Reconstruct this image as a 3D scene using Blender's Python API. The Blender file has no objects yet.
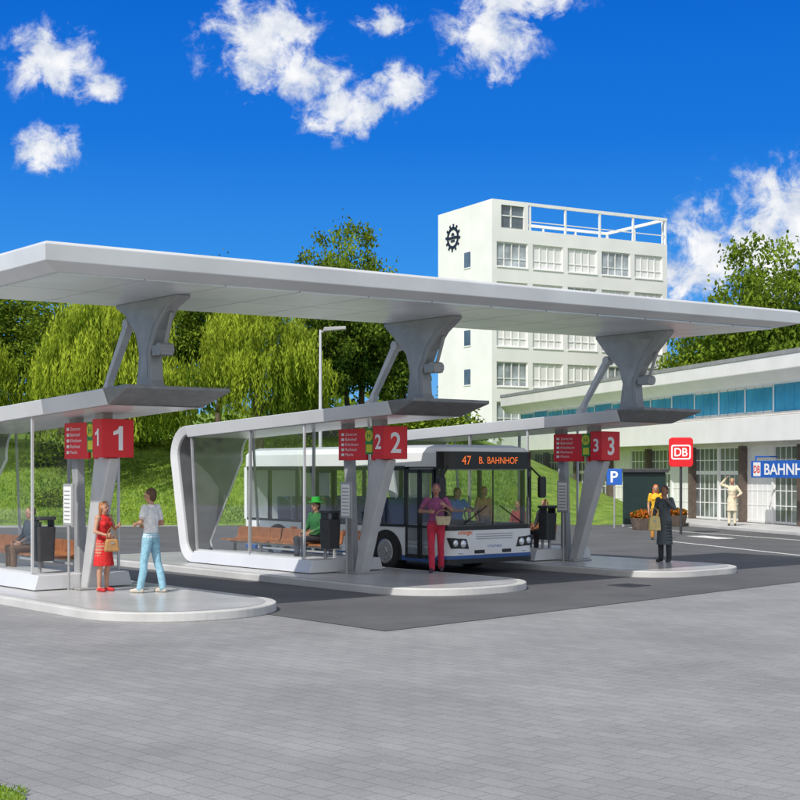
import bpy, bmesh, math, random
import numpy as np
from mathutils import Vector, Matrix, kdtree
random.seed(7); np.random.seed(7)
R=math.radians
scene=bpy.context.scene
COL=scene.collection

# ------------------------------------------------------------------ materials
def nt(mat): return mat.node_tree.nodes, mat.node_tree.links
def M(name,col,rough=.5,metal=0.,var=.10,scale=3.,bump=0,bscale=40.,spec=.5,emit=0.):
    m=bpy.data.materials.new(name); m.use_nodes=True
    n,l=nt(m); b=n['Principled BSDF']
    tc=n.new('ShaderNodeTexCoord')
    no=n.new('ShaderNodeTexNoise'); no.inputs['Scale'].default_value=scale; no.inputs['Detail'].default_value=6
    l.new(tc.outputs['Object'],no.inputs['Vector'])
    mx=n.new('ShaderNodeMix'); mx.data_type='RGBA'
    mx.inputs[6].default_value=(*[max(0,c*(1-var)) for c in col],1)
    mx.inputs[7].default_value=(*[min(1,c*(1+var)) for c in col],1)
    mr=n.new('ShaderNodeMapRange'); mr.inputs[1].default_value=.3; mr.inputs[2].default_value=.7
    l.new(no.outputs['Fac'],mr.inputs[0]); l.new(mr.outputs[0],mx.inputs[0])
    l.new(mx.outputs[2],b.inputs['Base Color'])
    b.inputs['Roughness'].default_value=rough; b.inputs['Metallic'].default_value=metal
    b.inputs['Specular IOR Level'].default_value=spec
    if emit>0:
        b.inputs['Emission Color'].default_value=(*col,1); b.inputs['Emission Strength'].default_value=emit
    if bump>0:
        n2=n.new('ShaderNodeTexNoise'); n2.inputs['Scale'].default_value=bscale; n2.inputs['Detail'].default_value=5
        l.new(tc.outputs['Object'],n2.inputs['Vector'])
        bp=n.new('ShaderNodeBump'); bp.inputs['Strength'].default_value=bump; bp.inputs['Distance'].default_value=.02
        l.new(n2.outputs['Fac'],bp.inputs['Height']); l.new(bp.outputs[0],b.inputs['Normal'])
    return m
def glass(name,tint=(.8,.9,.9),op=.12,refl=.5,rough=.03):
    m=bpy.data.materials.new(name); m.use_nodes=True
    n,l=nt(m); n.remove(n['Principled BSDF']); out=n['Material Output']
    tr=n.new('ShaderNodeBsdfTransparent'); tr.inputs[0].default_value=(*tint,1)
    gl=n.new('ShaderNodeBsdfGlossy'); gl.inputs['Roughness'].default_value=rough; gl.inputs[0].default_value=(.9,.93,.95,1)
    lw=n.new('ShaderNodeLayerWeight'); lw.inputs['Blend'].default_value=.5
    pw=n.new('ShaderNodeMath'); pw.operation='POWER'; pw.inputs[1].default_value=4; l.new(lw.outputs['Facing'],pw.inputs[0])
    ma=n.new('ShaderNodeMath'); ma.operation='MULTIPLY_ADD'; ma.inputs[1].default_value=refl; ma.inputs[2].default_value=op
    l.new(pw.outputs[0],ma.inputs[0])
    mix=n.new('ShaderNodeMixShader'); l.new(ma.outputs[0],mix.inputs[0]); l.new(tr.outputs[0],mix.inputs[1]); l.new(gl.outputs[0],mix.inputs[2])
    l.new(mix.outputs[0],out.inputs[0])
    return m
def pavemat(name,c1,c2,mort,bw,rh,rot,msz=.012,bump=.3,var=.25,vscale=.35,rough=.8):
    m=bpy.data.materials.new(name); m.use_nodes=True
    n,l=nt(m); b=n['Principled BSDF']
    tc=n.new('ShaderNodeTexCoord'); mp=n.new('ShaderNodeMapping'); mp.inputs['Rotation'].default_value=(0,0,rot)
    l.new(tc.outputs['Object'],mp.inputs[0])
    br=n.new('ShaderNodeTexBrick'); br.inputs['Scale'].default_value=1; br.inputs['Brick Width'].default_value=bw; br.inputs['Row Height'].default_value=rh
    br.inputs['Mortar Size'].default_value=msz; br.inputs['Mortar Smooth'].default_value=.4; br.inputs['Bias'].default_value=0
    br.inputs['Color1'].default_value=(*c1,1); br.inputs['Color2'].default_value=(*c2,1); br.inputs['Mortar'].default_value=(*mort,1)
    l.new(mp.outputs[0],br.inputs['Vector'])
    no=n.new('ShaderNodeTexNoise'); no.inputs['Scale'].default_value=vscale; no.inputs['Detail'].default_value=7; no.inputs['Roughness'].default_value=.65
    l.new(tc.outputs['Object'],no.inputs['Vector'])
    mr=n.new('ShaderNodeMapRange'); mr.inputs[1].default_value=.3; mr.inputs[2].default_value=.7; mr.inputs[3].default_value=1-var; mr.inputs[4].default_value=1+var
    l.new(no.outputs['Fac'],mr.inputs[0])
    fn=n.new('ShaderNodeTexNoise'); fn.inputs['Scale'].default_value=60; fn.inputs['Detail'].default_value=3
    l.new(tc.outputs['Object'],fn.inputs['Vector'])
    mr2=n.new('ShaderNodeMapRange'); mr2.inputs[1].default_value=.3; mr2.inputs[2].default_value=.7; mr2.inputs[3].default_value=.86; mr2.inputs[4].default_value=1.14
    l.new(fn.outputs['Fac'],mr2.inputs[0])
    mu=n.new('ShaderNodeMath'); mu.operation='MULTIPLY'; l.new(mr.outputs[0],mu.inputs[0]); l.new(mr2.outputs[0],mu.inputs[1])
    vm=n.new('ShaderNodeVectorMath'); vm.operation='SCALE'; l.new(br.outputs['Color'],vm.inputs[0]); l.new(mu.outputs[0],vm.inputs['Scale'])
    l.new(vm.outputs[0],b.inputs['Base Color']); b.inputs['Roughness'].default_value=rough
    bp=n.new('ShaderNodeBump'); bp.inputs['Strength'].default_value=bump; bp.inputs['Distance'].default_value=.01; bp.invert=True
    ad=n.new('ShaderNodeMath'); ad.operation='MULTIPLY_ADD'; ad.inputs[1].default_value=.3; l.new(fn.outputs['Fac'],ad.inputs[0]); l.new(br.outputs['Fac'],ad.inputs[2])
    l.new(ad.outputs[0],bp.inputs['Height']); l.new(bp.outputs[0],b.inputs['Normal'])
    return m
def leafmat(name,dark,light,trans=.35):
    m=bpy.data.materials.new(name); m.use_nodes=True
    n,l=nt(m); n.remove(n['Principled BSDF']); out=n['Material Output']
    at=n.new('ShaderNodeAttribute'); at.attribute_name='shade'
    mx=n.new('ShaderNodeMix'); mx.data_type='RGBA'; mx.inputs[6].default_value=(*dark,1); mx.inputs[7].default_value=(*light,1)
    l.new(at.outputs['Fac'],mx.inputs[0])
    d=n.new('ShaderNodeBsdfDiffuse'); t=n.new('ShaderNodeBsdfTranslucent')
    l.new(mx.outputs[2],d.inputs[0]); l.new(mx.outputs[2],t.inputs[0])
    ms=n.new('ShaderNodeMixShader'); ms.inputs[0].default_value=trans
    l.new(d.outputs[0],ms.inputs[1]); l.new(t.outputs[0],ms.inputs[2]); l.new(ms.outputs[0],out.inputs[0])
    return m

ROT=math.atan2(.638,.77)
m_metal=M('brushed_aluminium',(.60,.61,.62),.42,.25,.06,2,.05,60)
m_cast=M('light_cast_metal',(.52,.525,.53),.5,.15,.08,2.5,.15,30)
m_castd=M('mid_cast_metal',(.34,.345,.35),.5,.2,.12,2.5,.18,28)
m_metal_l=M('light_grey_panel',(.66,.67,.685),.38,.15,.08,.8,.04,30)
m_ceil=M('ceiling_panel_metal',(.72,.74,.76),.30,.30,.10,.7,.03,12)
m_metal_d=M('dark_grey_steel',(.21,.212,.215),.4,.3,.20,5,.10,30)
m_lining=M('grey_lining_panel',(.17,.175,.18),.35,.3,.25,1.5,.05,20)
m_mid=M('mid_grey_steel',(.36,.365,.37),.5,.2,.14,3,.08,30)
m_anth=M('anthracite_paint',(.045,.047,.05),.5,.1,.2,6)
m_red=M('red_sign_film',(.72,.012,.02),.4,0,.06,3)
m_white=M('white_paint',(.8,.8,.79),.5,0,.05,1.0,.03,15)
m_wtxt=M('white_lettering',(.85,.85,.85),.5,0,.02)
m_yg=M('yellow_green_film',(.62,.64,.03),.5)
m_gr=M('green_film',(.02,.25,.05),.5)
m_blue=M('blue_sign_film',(.02,.12,.50),.4)
m_glass=glass('clear_glass',(.92,.95,.95),.09,.6)
m_busglass=glass('tinted_bus_glass',(.84,.87,.88),.09,.6)
m_dwin=M('dark_window_glass',(.09,.12,.14),.08,0,.5,.6,spec=.9)
m_lwin=M('curtained_window_glass',(.36,.40,.43),.12,0,.5,.9,spec=.8)
m_gwin=M('shop_window_glass',(.16,.18,.19),.10,0,.6,1.2,spec=.9)
m_bwin=M('blue_tinted_window_glass',(.07,.38,.60),.10,0,.4,.6,spec=.9)
m_bframe=M('blue_window_frame',(.05,.34,.58),.4)
m_tow=M('white_render_wall',(.82,.82,.81),.8,0,.06,.35,.08,8)
m_brown=M('brown_clinker_wall',(.12,.09,.075),.7,0,.25,5,.1,20)
m_cream=M('cream_wall',(.68,.65,.6),.7,0,.1,2)
m_rubber=M('tyre_rubber',(.02,.02,.02),.8,0,.2,8)
m_black=M('black_plastic',(.015,.015,.016),.35,0,.2,5)
m_rim=M('wheel_rim_metal',(.45,.45,.46),.35,.7,.1,5)
m_busw=M('white_bus_lacquer',(.80,.81,.82),.25,0,.04,1.5)
m_busr=M('grey_bus_roof',(.50,.51,.52),.45,0,.08,2)
m_busb=M('navy_bus_lacquer',(.03,.10,.32),.3,0,.1,2)
m_orange=M('orange_lettering',(.85,.16,.01),.5)
m_led=M('amber_display',(1.,.20,.04),.5,emit=.6)
m_lamp=M('headlight_glass',(.80,.84,.88),.08,.3,.1,20)
m_terra=M('wood_brown_seat_shell',(.30,.115,.042),.5,0,.3,4)
m_green=M('dark_green_panel',(.012,.03,.028),.35,0,.2,2)
m_concrete=M('light_concrete_kerb',(.52,.52,.51),.6,0,.14,1.2,.15,30)
m_slab=pavemat('platform_slabs',(.48,.48,.475),(.45,.45,.45),(.36,.36,.355),.9,.6,0,.006,.10,.12,.5,.26)
m_paver=pavemat('grey_block_paving',(.275,.275,.28),(.242,.244,.25),(.19,.19,.195),.38,.19,ROT+R(6),.009,.22,.18,.40,.7)
m_asph_shade=pavemat('asphalt',(.10,.101,.105),(.097,.098,.101),(.095,.096,.099),7,7,0,.0,.25,.24,.5,.75)
m_asph2=pavemat('pale_tarmac',(.38,.38,.38),(.35,.35,.35),(.32,.32,.32),3,2,.3,.01,.2,.15,.5,.8)
m_mark=M('road_marking_paint',(.66,.66,.64),.7,0,.25,9)
m_bark=M('bark',(.10,.075,.055),.9,0,.3,3,.5,12)
def grassmat(name,a,b):
    m=M(name,a,.9,0,.1,2,.8,9); n,l=nt(m)
    for x in n:
        if x.type=='MIX': x.inputs[6].default_value=(*a,1); x.inputs[7].default_value=(*b,1)
        if x.type=='BUMP': x.inputs['Distance'].default_value=.25
    return m
m_grass=grassmat('meadow_grass',(.09,.19,.02),(.28,.40,.05))
m_blade=leafmat('grass_blade',(.10,.21,.02),(.36,.48,.07),.4)
m_leafd=leafmat('broadleaf_foliage',(.018,.05,.008),(.22,.32,.04))
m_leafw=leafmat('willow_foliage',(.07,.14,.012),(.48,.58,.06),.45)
m_leafm=leafmat('mid_green_foliage',(.03,.07,.008),(.29,.40,.045))

# ------------------------------------------------------------------ builders
class B:
    def __init__(s): s.v=[];s.f=[];s.m=[]
    def add(s,vs,fs,m=0):
        o=len(s.v); s.v+= [tuple(p) for p in vs]; s.f+=[tuple(i+o for i in f) for f in fs]; s.m+=[m]*len(fs); return s
    def box(s,x0,x1,y0,y1,z0,z1,m=0):
        vs=[(x0,y0,z0),(x1,y0,z0),(x1,y1,z0),(x0,y1,z0),(x0,y0,z1),(x1,y0,z1),(x1,y1,z1),(x0,y1,z1)]
        return s.add(vs,[(0,3,2,1),(4,5,6,7),(0,1,5,4),(1,2,6,5),(2,3,7,6),(3,0,4,7)],m)
    def prism(s,poly,a,b,axis='x',m=0,poly2=None):
        p2=poly2 or poly; n=len(poly)
        def mk(p,c):
            if axis=='x': return (c,p[0],p[1])
            if axis=='y': return (p[0],c,p[1])
            return (p[0],p[1],c)
        vs=[mk(p,a) for p in poly]+[mk(p,b) for p in p2]
        fs=[tuple(range(n))[::-1],tuple(range(n,2*n))]+[(i,(i+1)%n,n+(i+1)%n,n+i) for i in range(n)]
        return s.add(vs,fs,m)
    def cyl(s,p0,p1,r0,r1=None,n=12,m=0):
        r1=r0 if r1 is None else r1
        p0=Vector(p0);p1=Vector(p1);d=(p1-p0).normalized()
        a=d.orthogonal().normalized(); c=d.cross(a)
        vs=[];
        for p,r in((p0,r0),(p1,r1)):
            for i in range(n):
                t=2*math.pi*i/n; vs.append(p+(a*math.cos(t)+c*math.sin(t))*r)
        fs=[(i,(i+1)%n,n+(i+1)%n,n+i) for i in range(n)]+[tuple(range(n))[::-1],tuple(range(n,2*n))]
        return s.add(vs,fs,m)
    def ell(s,c,r,m=0,nu=14,nv=9):
        vs=[];fs=[]
        for j in range(nv+1):
            ph=math.pi*j/nv
            for i in range(nu):
                t=2*math.pi*i/nu
                vs.append((c[0]+r[0]*math.sin(ph)*math.cos(t),c[1]+r[1]*math.sin(ph)*math.sin(t),c[2]+r[2]*math.cos(ph)))
        for j in range(nv):
            for i in range(nu): fs.append((j*nu+i,(j+1)*nu+i,(j+1)*nu+(i+1)%nu,j*nu+(i+1)%nu))
        return s.add(vs,fs,m)
    def mesh(s,name):
        me=bpy.data.meshes.new(name); me.from_pydata(s.v,[],s.f)
        for p,i in zip(me.polygons,s.m): p.material_index=i
        bm=bmesh.new(); bm.from_mesh(me); bmesh.ops.remove_doubles(bm,verts=bm.verts,dist=1e-6); bmesh.ops.recalc_face_normals(bm,faces=bm.faces); bm.to_mesh(me); bm.free()
        return me
def link(ob,parent=None):
    COL.objects.link(ob)
    if parent: ob.parent=parent
    return ob
def thing(name,loc,rotz,label,cat,group=None):
    e=bpy.data.objects.new(name,None); e.empty_display_size=.3; e.location=loc; e.rotation_euler=(0,0,rotz)
    e['label']=label; e['category']=cat
    if group: e['group']=group
    return link(e)
def part(b,name,parent,mats,bevel=0,smooth=False,label=None,loc=None,me=None,seg=2):
    me=me or b.mesh(name)
    if not me.materials:
        for m in (mats if isinstance(mats,(list,tuple)) else [mats]): me.materials.append(m)
    ob=bpy.data.objects.new(name,me)
    if smooth:
        for p in me.polygons: p.use_smooth=True
    if bevel:
        md=ob.modifiers.new('bevel','BEVEL'); md.width=bevel; md.segments=seg; md.limit_method='ANGLE'; md.angle_limit=R(35)
    if loc is not None: ob.location=loc
    if label: ob['label']=label
    return link(ob,parent)
def structure(b,name,mats,bevel=0):
    o=part(b,name,None,mats,bevel); o['kind']='structure'; return o
def text(s,name,parent,mat,loc,rot,h=None,w=None,ext=.004,bold=False,align='CENTER'):
    if s=='1':
        me=bpy.data.meshes.new(name); P=[(.02,-.5),(.22,-.5),(.22,.5),(.05,.5),(-.02,.36),(-.22,.27),(-.22,.12),(.02,.18)]
        me.from_pydata([(x*h,y*h,0) for x,y in P],[],[tuple(range(8))]); me.materials.append(mat)
        ob=bpy.data.objects.new(name,me); ob.location=loc; ob.rotation_euler=rot; return link(ob,parent)
    cu=bpy.data.curves.new('tmp','FONT'); cu.body=s; cu.size=1; cu.extrude=0; cu.align_x=align; cu.align_y='CENTER'
    if bold: cu.offset=.02
    o=bpy.data.objects.new('tmp',cu); COL.objects.link(o)
    dg=bpy.context.evaluated_depsgraph_get(); me=bpy.data.meshes.new_from_object(o.evaluated_get(dg)); bpy.data.objects.remove(o)
    co=np.empty(len(me.vertices)*3,'f'); me.vertices.foreach_get('co',co); co=co.reshape(-1,3)
    mn=co.min(0);mx=co.max(0); 
    sy=h/(mx[1]-mn[1]) if h else None; sx=w/(mx[0]-mn[0]) if w else None
    if sx is None: sx=sy
    if sy is None: sy=sx
    cx=(mn[0]+mx[0])/2 if align=='CENTER' else mn[0]
    co[:,0]=(co[:,0]-cx)*sx; co[:,1]=(co[:,1]-(mn[1]+mx[1])/2)*sy
    me.vertices.foreach_set('co',co.ravel()); me.materials.clear(); me.materials.append(mat); me.name=name
    ob=bpy.data.objects.new(name,me); ob.location=loc; ob.rotation_euler=rot
    return link(ob,parent)
FRONT=(R(90),0,0); SIDE=(R(90),0,R(-90))
def rrect(x0,x1,y0,y1,r,n=8):
    rs=r if isinstance(r,(list,tuple)) else [r]*4
    P=[]
    for (cx,cy,a0,rr) in ((x0,y0,180,rs[0]),(x1,y0,270,rs[1]),(x1,y1,0,rs[2]),(x0,y1,90,rs[3])):
        sx=1 if cx==x0 else -1; sy=1 if cy==y0 else -1
        for i in range(n+1):
            a=R(a0+90*i/n); P.append((cx+sx*rr+rr*math.cos(a),cy+sy*rr+rr*math.sin(a)))
    return P
def fillet(pts,rad,n=8):
    out=[Vector(pts[0])]
    for i in range(1,len(pts)-1):
        p=Vector(pts[i]);a=(Vector(pts[i-1])-p).normalized();b=(Vector(pts[i+1])-p).normalized()
        r=rad[i-1]; ang=a.angle(b); t=r/math.tan(ang/2); c=p+(a+b).normalized()*(r/math.sin(ang/2))
        s=p+a*t; e=p+b*t
        for k in range(n+1):
            w=s.lerp(e,k/n); out.append(c+(w-c).normalized()*r)
    out.append(Vector(pts[-1])); return out

# ------------------------------------------------------------------ frames
U=Vector((math.cos(ROT),math.sin(ROT),0)); V=Vector((-math.sin(ROT),math.cos(ROT),0))
C1=Vector((-5.47,25.1,0)); C2=Vector((-.87,29.2,0)); C3=Vector((4.15,33.2,0))
def W(c,a,y,z=0): return c+U*a+V*y+Vector((0,0,z))

# ------------------------------------------------------------------ ground
def hillz(x,y):
    def ss(a,b,t): t=max(0,min(1,(t-a)/(b-a))); return t*t*(3-2*t)
    h=ss(57,80,y)*4.6*(1-ss(2,16,x))
    h+=.25*math.sin(x*.23+y*.11)*ss(58,75,y)*(1-ss(2,16,x))
    far=ss(150,420,math.hypot(x,y))*14
    return h+far
b=B(); xs=sorted(set(list(np.linspace(-60,60,61))+[-900,-600,-400,-300,-220,-160,-120,-90,90,120,160,220,300,400,600,900]))
ys=sorted(set(list(np.linspace(50,110,41))+[-300,-100,-40,0,10,20,30,40,125,150,180,220,300,400,600,900,1200]))
vs=[(x,y,hillz(x,y)-.02) for y in ys for x in xs]; nx=len(xs)
b.add(vs,[(j*nx+i,j*nx+i+1,(j+1)*nx+i+1,(j+1)*nx+i) for j in range(len(ys)-1) for i in range(nx-1)])
g=structure(b,'ground',m_grass)
for p in g.data.polygons: p.use_smooth=True
def sheet(name,poly,z,mat):
    b=B(); b.add([(x,y,z) for x,y in poly],[tuple(range(len(poly)))]); return structure(b,name,mat)
sheet('pavement',[(-60,-20),(60,-20),(60,58),(-60,58)],.004,m_paver)
sheet('path',[(-60,47),(7,47),(10,58.5),(-60,58.5)],.008,m_asph2)
sheet('road',[(-.21,19.9),(8.4,28.9),(40,60),(33,64),(16,48),(6,86),(-2,59),(-30,52),(-24,50),(-4.4,24.6),(-2.9,23.2)],.012,m_asph_shade)  # asphalt lanes; dark front part is canopy shadow painted in as asphalt
sheet('road_marking',[(9.0,55.5),(9.14,55.55),(16.85,36.05),(16.7,36)],.016,m_mark)
sheet('road_marking',[(8.4,45.5),(8.54,45.55),(13.15,29.05),(13.0,29)],.016,m_mark)
sheet('road_marking',[(9.9,48.5),(10.6,48.7),(11.2,46.6),(10.5,46.4)],.016,m_mark)

def platform(c,tip,back,xl=-1.85,xr=1.85,r=1.25):
    b=B(); o=rrect(xl,xr,-tip,back,[r,r,.6,.6],16); i=rrect(xl+.17,xr-.17,-tip+.17,back-.17,[r-.15,r-.15,.5,.5],16)
    b.prism(o,0,.15,'z',0); b.add([(x,y,.154) for x,y in i],[tuple(range(len(i)))],1)
    ob=structure(b,'pavement',[m_concrete,m_slab],.02); ob.location=c; ob.rotation_euler=(0,0,ROT)
platform(C1,4.6,9,-1.85,1.55,1.65); platform(C2,4.25,9,-1.85,1.58,1.5); platform(C3,3.9,9,-1.60)
E=Vector((.255,-.967,0)); IN=Vector((.967,.255,0)); SO=Vector((7.06,85,0)); SROT=math.atan2(-.967,.255)
b=B(); b.box(-2,50,-2.6,0.2,0,.13); so=structure(b,'pavement',m_concrete,.02); so.location=SO; so.rotation_euler=(0,0,SROT)
b=B(); b.box(-.3,.3,-.3,.3,0,.014)
for k in range(5): b.box(-.24,.24,-.22+k*.1,-.18+k*.1,.014,.02,0)
dc=thing('drain_cover',W(C2,3.2,-4.6,.012),ROT,'square dark iron drain cover set in the asphalt','drain cover'); part(b,'grate',dc,m_anth)

pts=[(-9,10.8),(-3.2,10.25),(-2.85,10.1),(-2.62,9.8),(-2.5,9.3),(-2.6,8),(-9,7)]
sheet('lawn',pts,.02,m_grass)
vs=[];fs=[];sh=[]
for k in range(9000):
    x=random.uniform(-5,-2.5);y=random.uniform(8.2,10.5)
    if x>-2.62+ (9.8-y)*.1 or y>10.1+(-2.85-x)*.4: continue
    h=random.uniform(.02,.05);a=random.uniform(0,6.28);dx=math.cos(a)*.006;dy=math.sin(a)*.006;lx=random.gauss(0,.02);ly=random.gauss(0,.02)
    o=len(vs);vs+=[(x-dx,y-dy,.02),(x+dx,y+dy,.02),(x+lx,y+ly,.02+h)];fs.append((o,o+1,o+2));sh+=[random.random()]*3
me=bpy.data.meshes.new('grass');me.from_pydata(vs,[],fs);at=me.attributes.new('shade','FLOAT','POINT');at.data.foreach_set('value',sh);me.materials.append(m_blade)
o=bpy.data.objects.new('grass',me);o['kind']='stuff';o['label']='short green grass at the paving edge';o['category']='grass';link(o)

# ------------------------------------------------------------------ shelters
def shelter(c,num,label,co=0.):
    T=thing('bus_shelter',c,ROT,label,'bus shelter','bus shelters on the platforms')
    path=fillet([(-2.2,3.50),(5.95,3.17),(5.35,.30),(.35,.30)],[.55,.42],10)
    n=len(path); outer=[];inner=[]
    for i,p in enumerate(path):
        th=.13 if (i<2 or i>n-3) else .10
        d=(path[min(i+1,n-1)]-path[max(i-1,0)]).normalized(); nrm=Vector((-d[1],d[0]))
        outer.append(p+nrm*(.13)); inner.append(p-nrm*(th if th>.12 else .06))
    X0=-1.0; ins=.08
    def x1(k):
        p=path[k]
        if k<=11: return 1.0
        if k<n-1: 
            t=max(0,min(1,(3.05-p[1])/2.45)); return 1.0-1.15*t**.8
        return .95
    b=B(); vs=[]
    for k,(o_,i_) in enumerate(zip(outer,inner)):
        vs+=[(X0,o_[0],o_[1]),(x1(k),o_[0],o_[1]),(X0+ins,i_[0],i_[1]),(x1(k)-ins,i_[0],i_[1])]
    fs=[]
    for k in range(n-1):
        a=4*k;q=a+4
        fs+=[(a,a+1,q+1,q),(a+2,q+2,q+3,a+3),(a,q,q+2,a+2),(a+1,a+3,q+3,q+1)]
    fs+=[(0,2,3,1),(4*(n-1),4*(n-1)+1,4*(n-1)+3,4*(n-1)+2)]
    b.add(vs,fs,0)
    part(b,'shelter_frame',T,[m_metal_l],.012)
    b=B()
    b.add([(-1,-2.2,3.632),(1,-2.2,3.632),(-.9,-2.2,3.372),(.9,-2.2,3.372),(-.97,-2.95,3.665),(.97,-2.95,3.665),(-.97,-2.95,3.60),(.97,-2.95,3.60)],
          [(0,1,5,4),(2,6,7,3),(0,4,6,2),(1,3,7,5),(4,5,7,6)],0)
    part(b,'roof_nose',T,m_metal_d,.01)
    def lining(sel,mat,nm,e=.14):
        vs=[];b=B()
        for k in sel:
            d=(path[min(k+1,n-1)]-path[max(k-1,0)]).normalized(); nrm=Vector((-d[1],d[0])); q=inner[k]-nrm*.006
            vs+=[(X0+e,q[0],q[1]),(max(X0+e+.02,x1(k)-e),q[0],q[1])]
        b.add(vs,[(2*k,2*k+1,2*k+3,2*k+2) for k in range(len(sel)-1)],0)
        part(b,nm,T,mat,0,True)
    lining(list(range(0,2)),m_ceil,'ceiling_panel')
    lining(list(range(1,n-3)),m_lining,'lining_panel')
    b=B(); b.box(-.78,.5,.5,5.0,.15,.19); part(b,'plinth',T,m_anth)
    S=lambda P:[(y+co,z) for y,z in P]
    b=B()
    b.prism(S([(-.30,.152),(-.04,.152),(-.36,1.4),(-.58,2.5),(-.62,3.35),(-.905,3.36),(-.905,2.53),(-1.18,2.51),(-.70,1.3)]),-.11,.11,'x',0)
    part(b,'column',T,m_cast,.03)
    b=B(); b.prism(S([(.02,.153),(.25,.153),(.24,1.4),(.46,3.325),(.16,3.34),(.08,1.4)]),-.08,.08,'x',0)
    b.box(-.3,.3,-.42+co,.36+co,.152,.19,0)
    part(b,'column',T,m_castd,.02)
    b=B(); b.box(-.31,.31,-1.28+co,-.92+co,2.52,3.19); s=part(b,'number_sign',T,m_red,.012)
    text(num,'number',s,m_wtxt,(.0,-1.284+co,2.855),FRONT,h=.42,bold=True)
    text(num,'number',s,m_wtxt,(-.314,-1.10+co,2.87),SIDE,h=.30,bold=True)
    b=B(); b.box(-.22,-.17,-.60+co,.34+co,2.50,3.15); b.box(-.17,.2,-.76+co,-.70+co,2.50,3.15); s=part(b,'information_sign',T,m_red,.008)
    lines=['Zentrum','Bahnhof','Klinikum','Rathaus','Markt']
    for k,t in enumerate(lines):
        text(t,'lettering',s,m_wtxt,(-.224,.10+co,3.04-k*.105),SIDE,h=.058,w=.055*len(t),align='LEFT')
        bb=B(); bb.box(-.2235,-.222,.15+co,.24+co,3.01-k*.105,3.065-k*.105); part(bb,'pictogram',s,m_wtxt)
    b=B(); b.box(-.25,-.17,-.86+co,-.605+co,2.62,3.15); s2=part(b,'stop_symbol_strip',T,m_gr)
    b=B(); b.cyl((-.256,-.725+co,3.0),(-.251,-.725+co,3.0),.12,n=24); part(b,'stop_symbol',s2,m_yg)
    text('H','stop_letter',s2,m_gr,(-.259,-.725+co,3.0),SIDE,h=.13,bold=True)
    b=B(); b.box(-.2535,-.2515,-.83+co,-.64+co,2.66,2.82); part(b,'stop_plate',s2,m_yg)
    for x in(-.84,.84):
        for (ya,yb,t) in((.75,2.75,.0),(2.79,4.95,.25)):
            b=B(); zt=lambda y:3.37-.0405*(y+2.2)-.005
            b.add([(x,ya,.45),(x,yb,.45),(x,yb+t,zt(yb)),(x,ya,zt(ya))],[(0,1,2,3)]); part(b,'glass_pane',T,m_glass)
        b=B(); b.box(x-.02,x+.02,.75,4.95,.43,.47); part(b,'glass_rail',T,m_metal)
    for x in(-.86,.86):
        y=2.77
        b=B(); b.prism([(y-.025,.47),(y+.025,.47),(y+.0,3.18),(y-.05,3.18)],x-.03,x+.03,'x'); part(b,'post',T,m_mid)
        b=B(); b.box(x-.02,x+.02,.70,.745,.44,3.26); part(b,'post',T,m_metal)
        b=B(); b.prism([(4.94,.42),(4.99,.42),(5.26,3.16),(5.21,3.16)],x-.022,x+.022,'x'); part(b,'post',T,m_mid)
    b=B(); b.box(.02,.10,.7,4.95,.60,.66)
    for y in(.9,2.3,3.7,4.8): b.box(.03,.09,y-.03,y+.03,.36,.60)
    bench=part(b,'bench',T,m_mid,.008)
    b=B()
    prof=[(-.22,.665),(-.2,.70),(.18,.70),(.25,.75),(.29,.98),(.33,.98),(.29,.73),(.20,.665)]
    b.prism([(p[0]-.02,p[1]) for p in prof],-.22,.22,'y'); me=b.mesh('seat'); me.materials.append(m_terra)
    for k in range(9): part(None,'seat',bench,m_terra,.012,loc=(0,1.1+k*.455,0),me=me)
    return T
shelter(C1,'1','grey C-shaped bus shelter with red number 1 sign',.42)
shelter(C2,'2','grey C-shaped bus shelter with red number 2 sign',.05)
shelter(C3,'3','grey C-shaped bus shelter with red number 3 sign',.15)

def bin_(c,x,y):
    T=thing('litter_bin',W(c,x,y,.154),ROT,'dark grey litter bin on a post beside the bus shelter','litter bin','litter bins on the platforms')
    b=B(); b.prism(rrect(-.16,.16,-.14,.14,.05,4),.50,1.12,'z',0,rrect(-.18,.18,-.16,.16,.05,4)); part(b,'body',T,m_anth,.01)
    b=B(); b.prism(rrect(-.19,.19,-.17,.17,.06,4),1.24,1.30,'z'); b.box(-.16,-.13,-.12,.12,1.12,1.24); b.box(.13,.16,-.12,.12,1.12,1.24); part(b,'lid',T,m_anth,.01)
    b=B(); b.cyl((0,.16,0),(0,.16,1.2),.035); b.cyl((0,.16,0),(0,.16,.02),.1); part(b,'post',T,m_mid)
bin_(C1,-.60,.82); bin_(C2,-.42,.42); bin_(C3,-.42,.5)
def tt(c,x,y):
    T=thing('timetable_case',W(c,x,y,.154),ROT,'grey timetable case with white sheet by the column','timetable case','timetable cases by the columns')
    b=B(); b.box(-.025,.025,-.18,.18,1.15,1.90); part(b,'case',T,m_mid,.01)
    b=B(); b.box(-.032,-.027,-.14,.14,1.2,1.85,0)
    part(b,'sheet',T,m_white)
    b=B()
    for k in range(8): b.box(-.0345,-.033,-.11,.11,1.25+k*.072,1.275+k*.072,0)
    part(b,'timetable_print',T,m_mid)
    b=B(); b.cyl((.0,.0,0),(0,.0,1.15),.022); part(b,'post',T,m_mid)
tt(C1,-.40,.22); tt(C2,-.40,-.12); tt(C3,-.40,.0)

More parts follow.
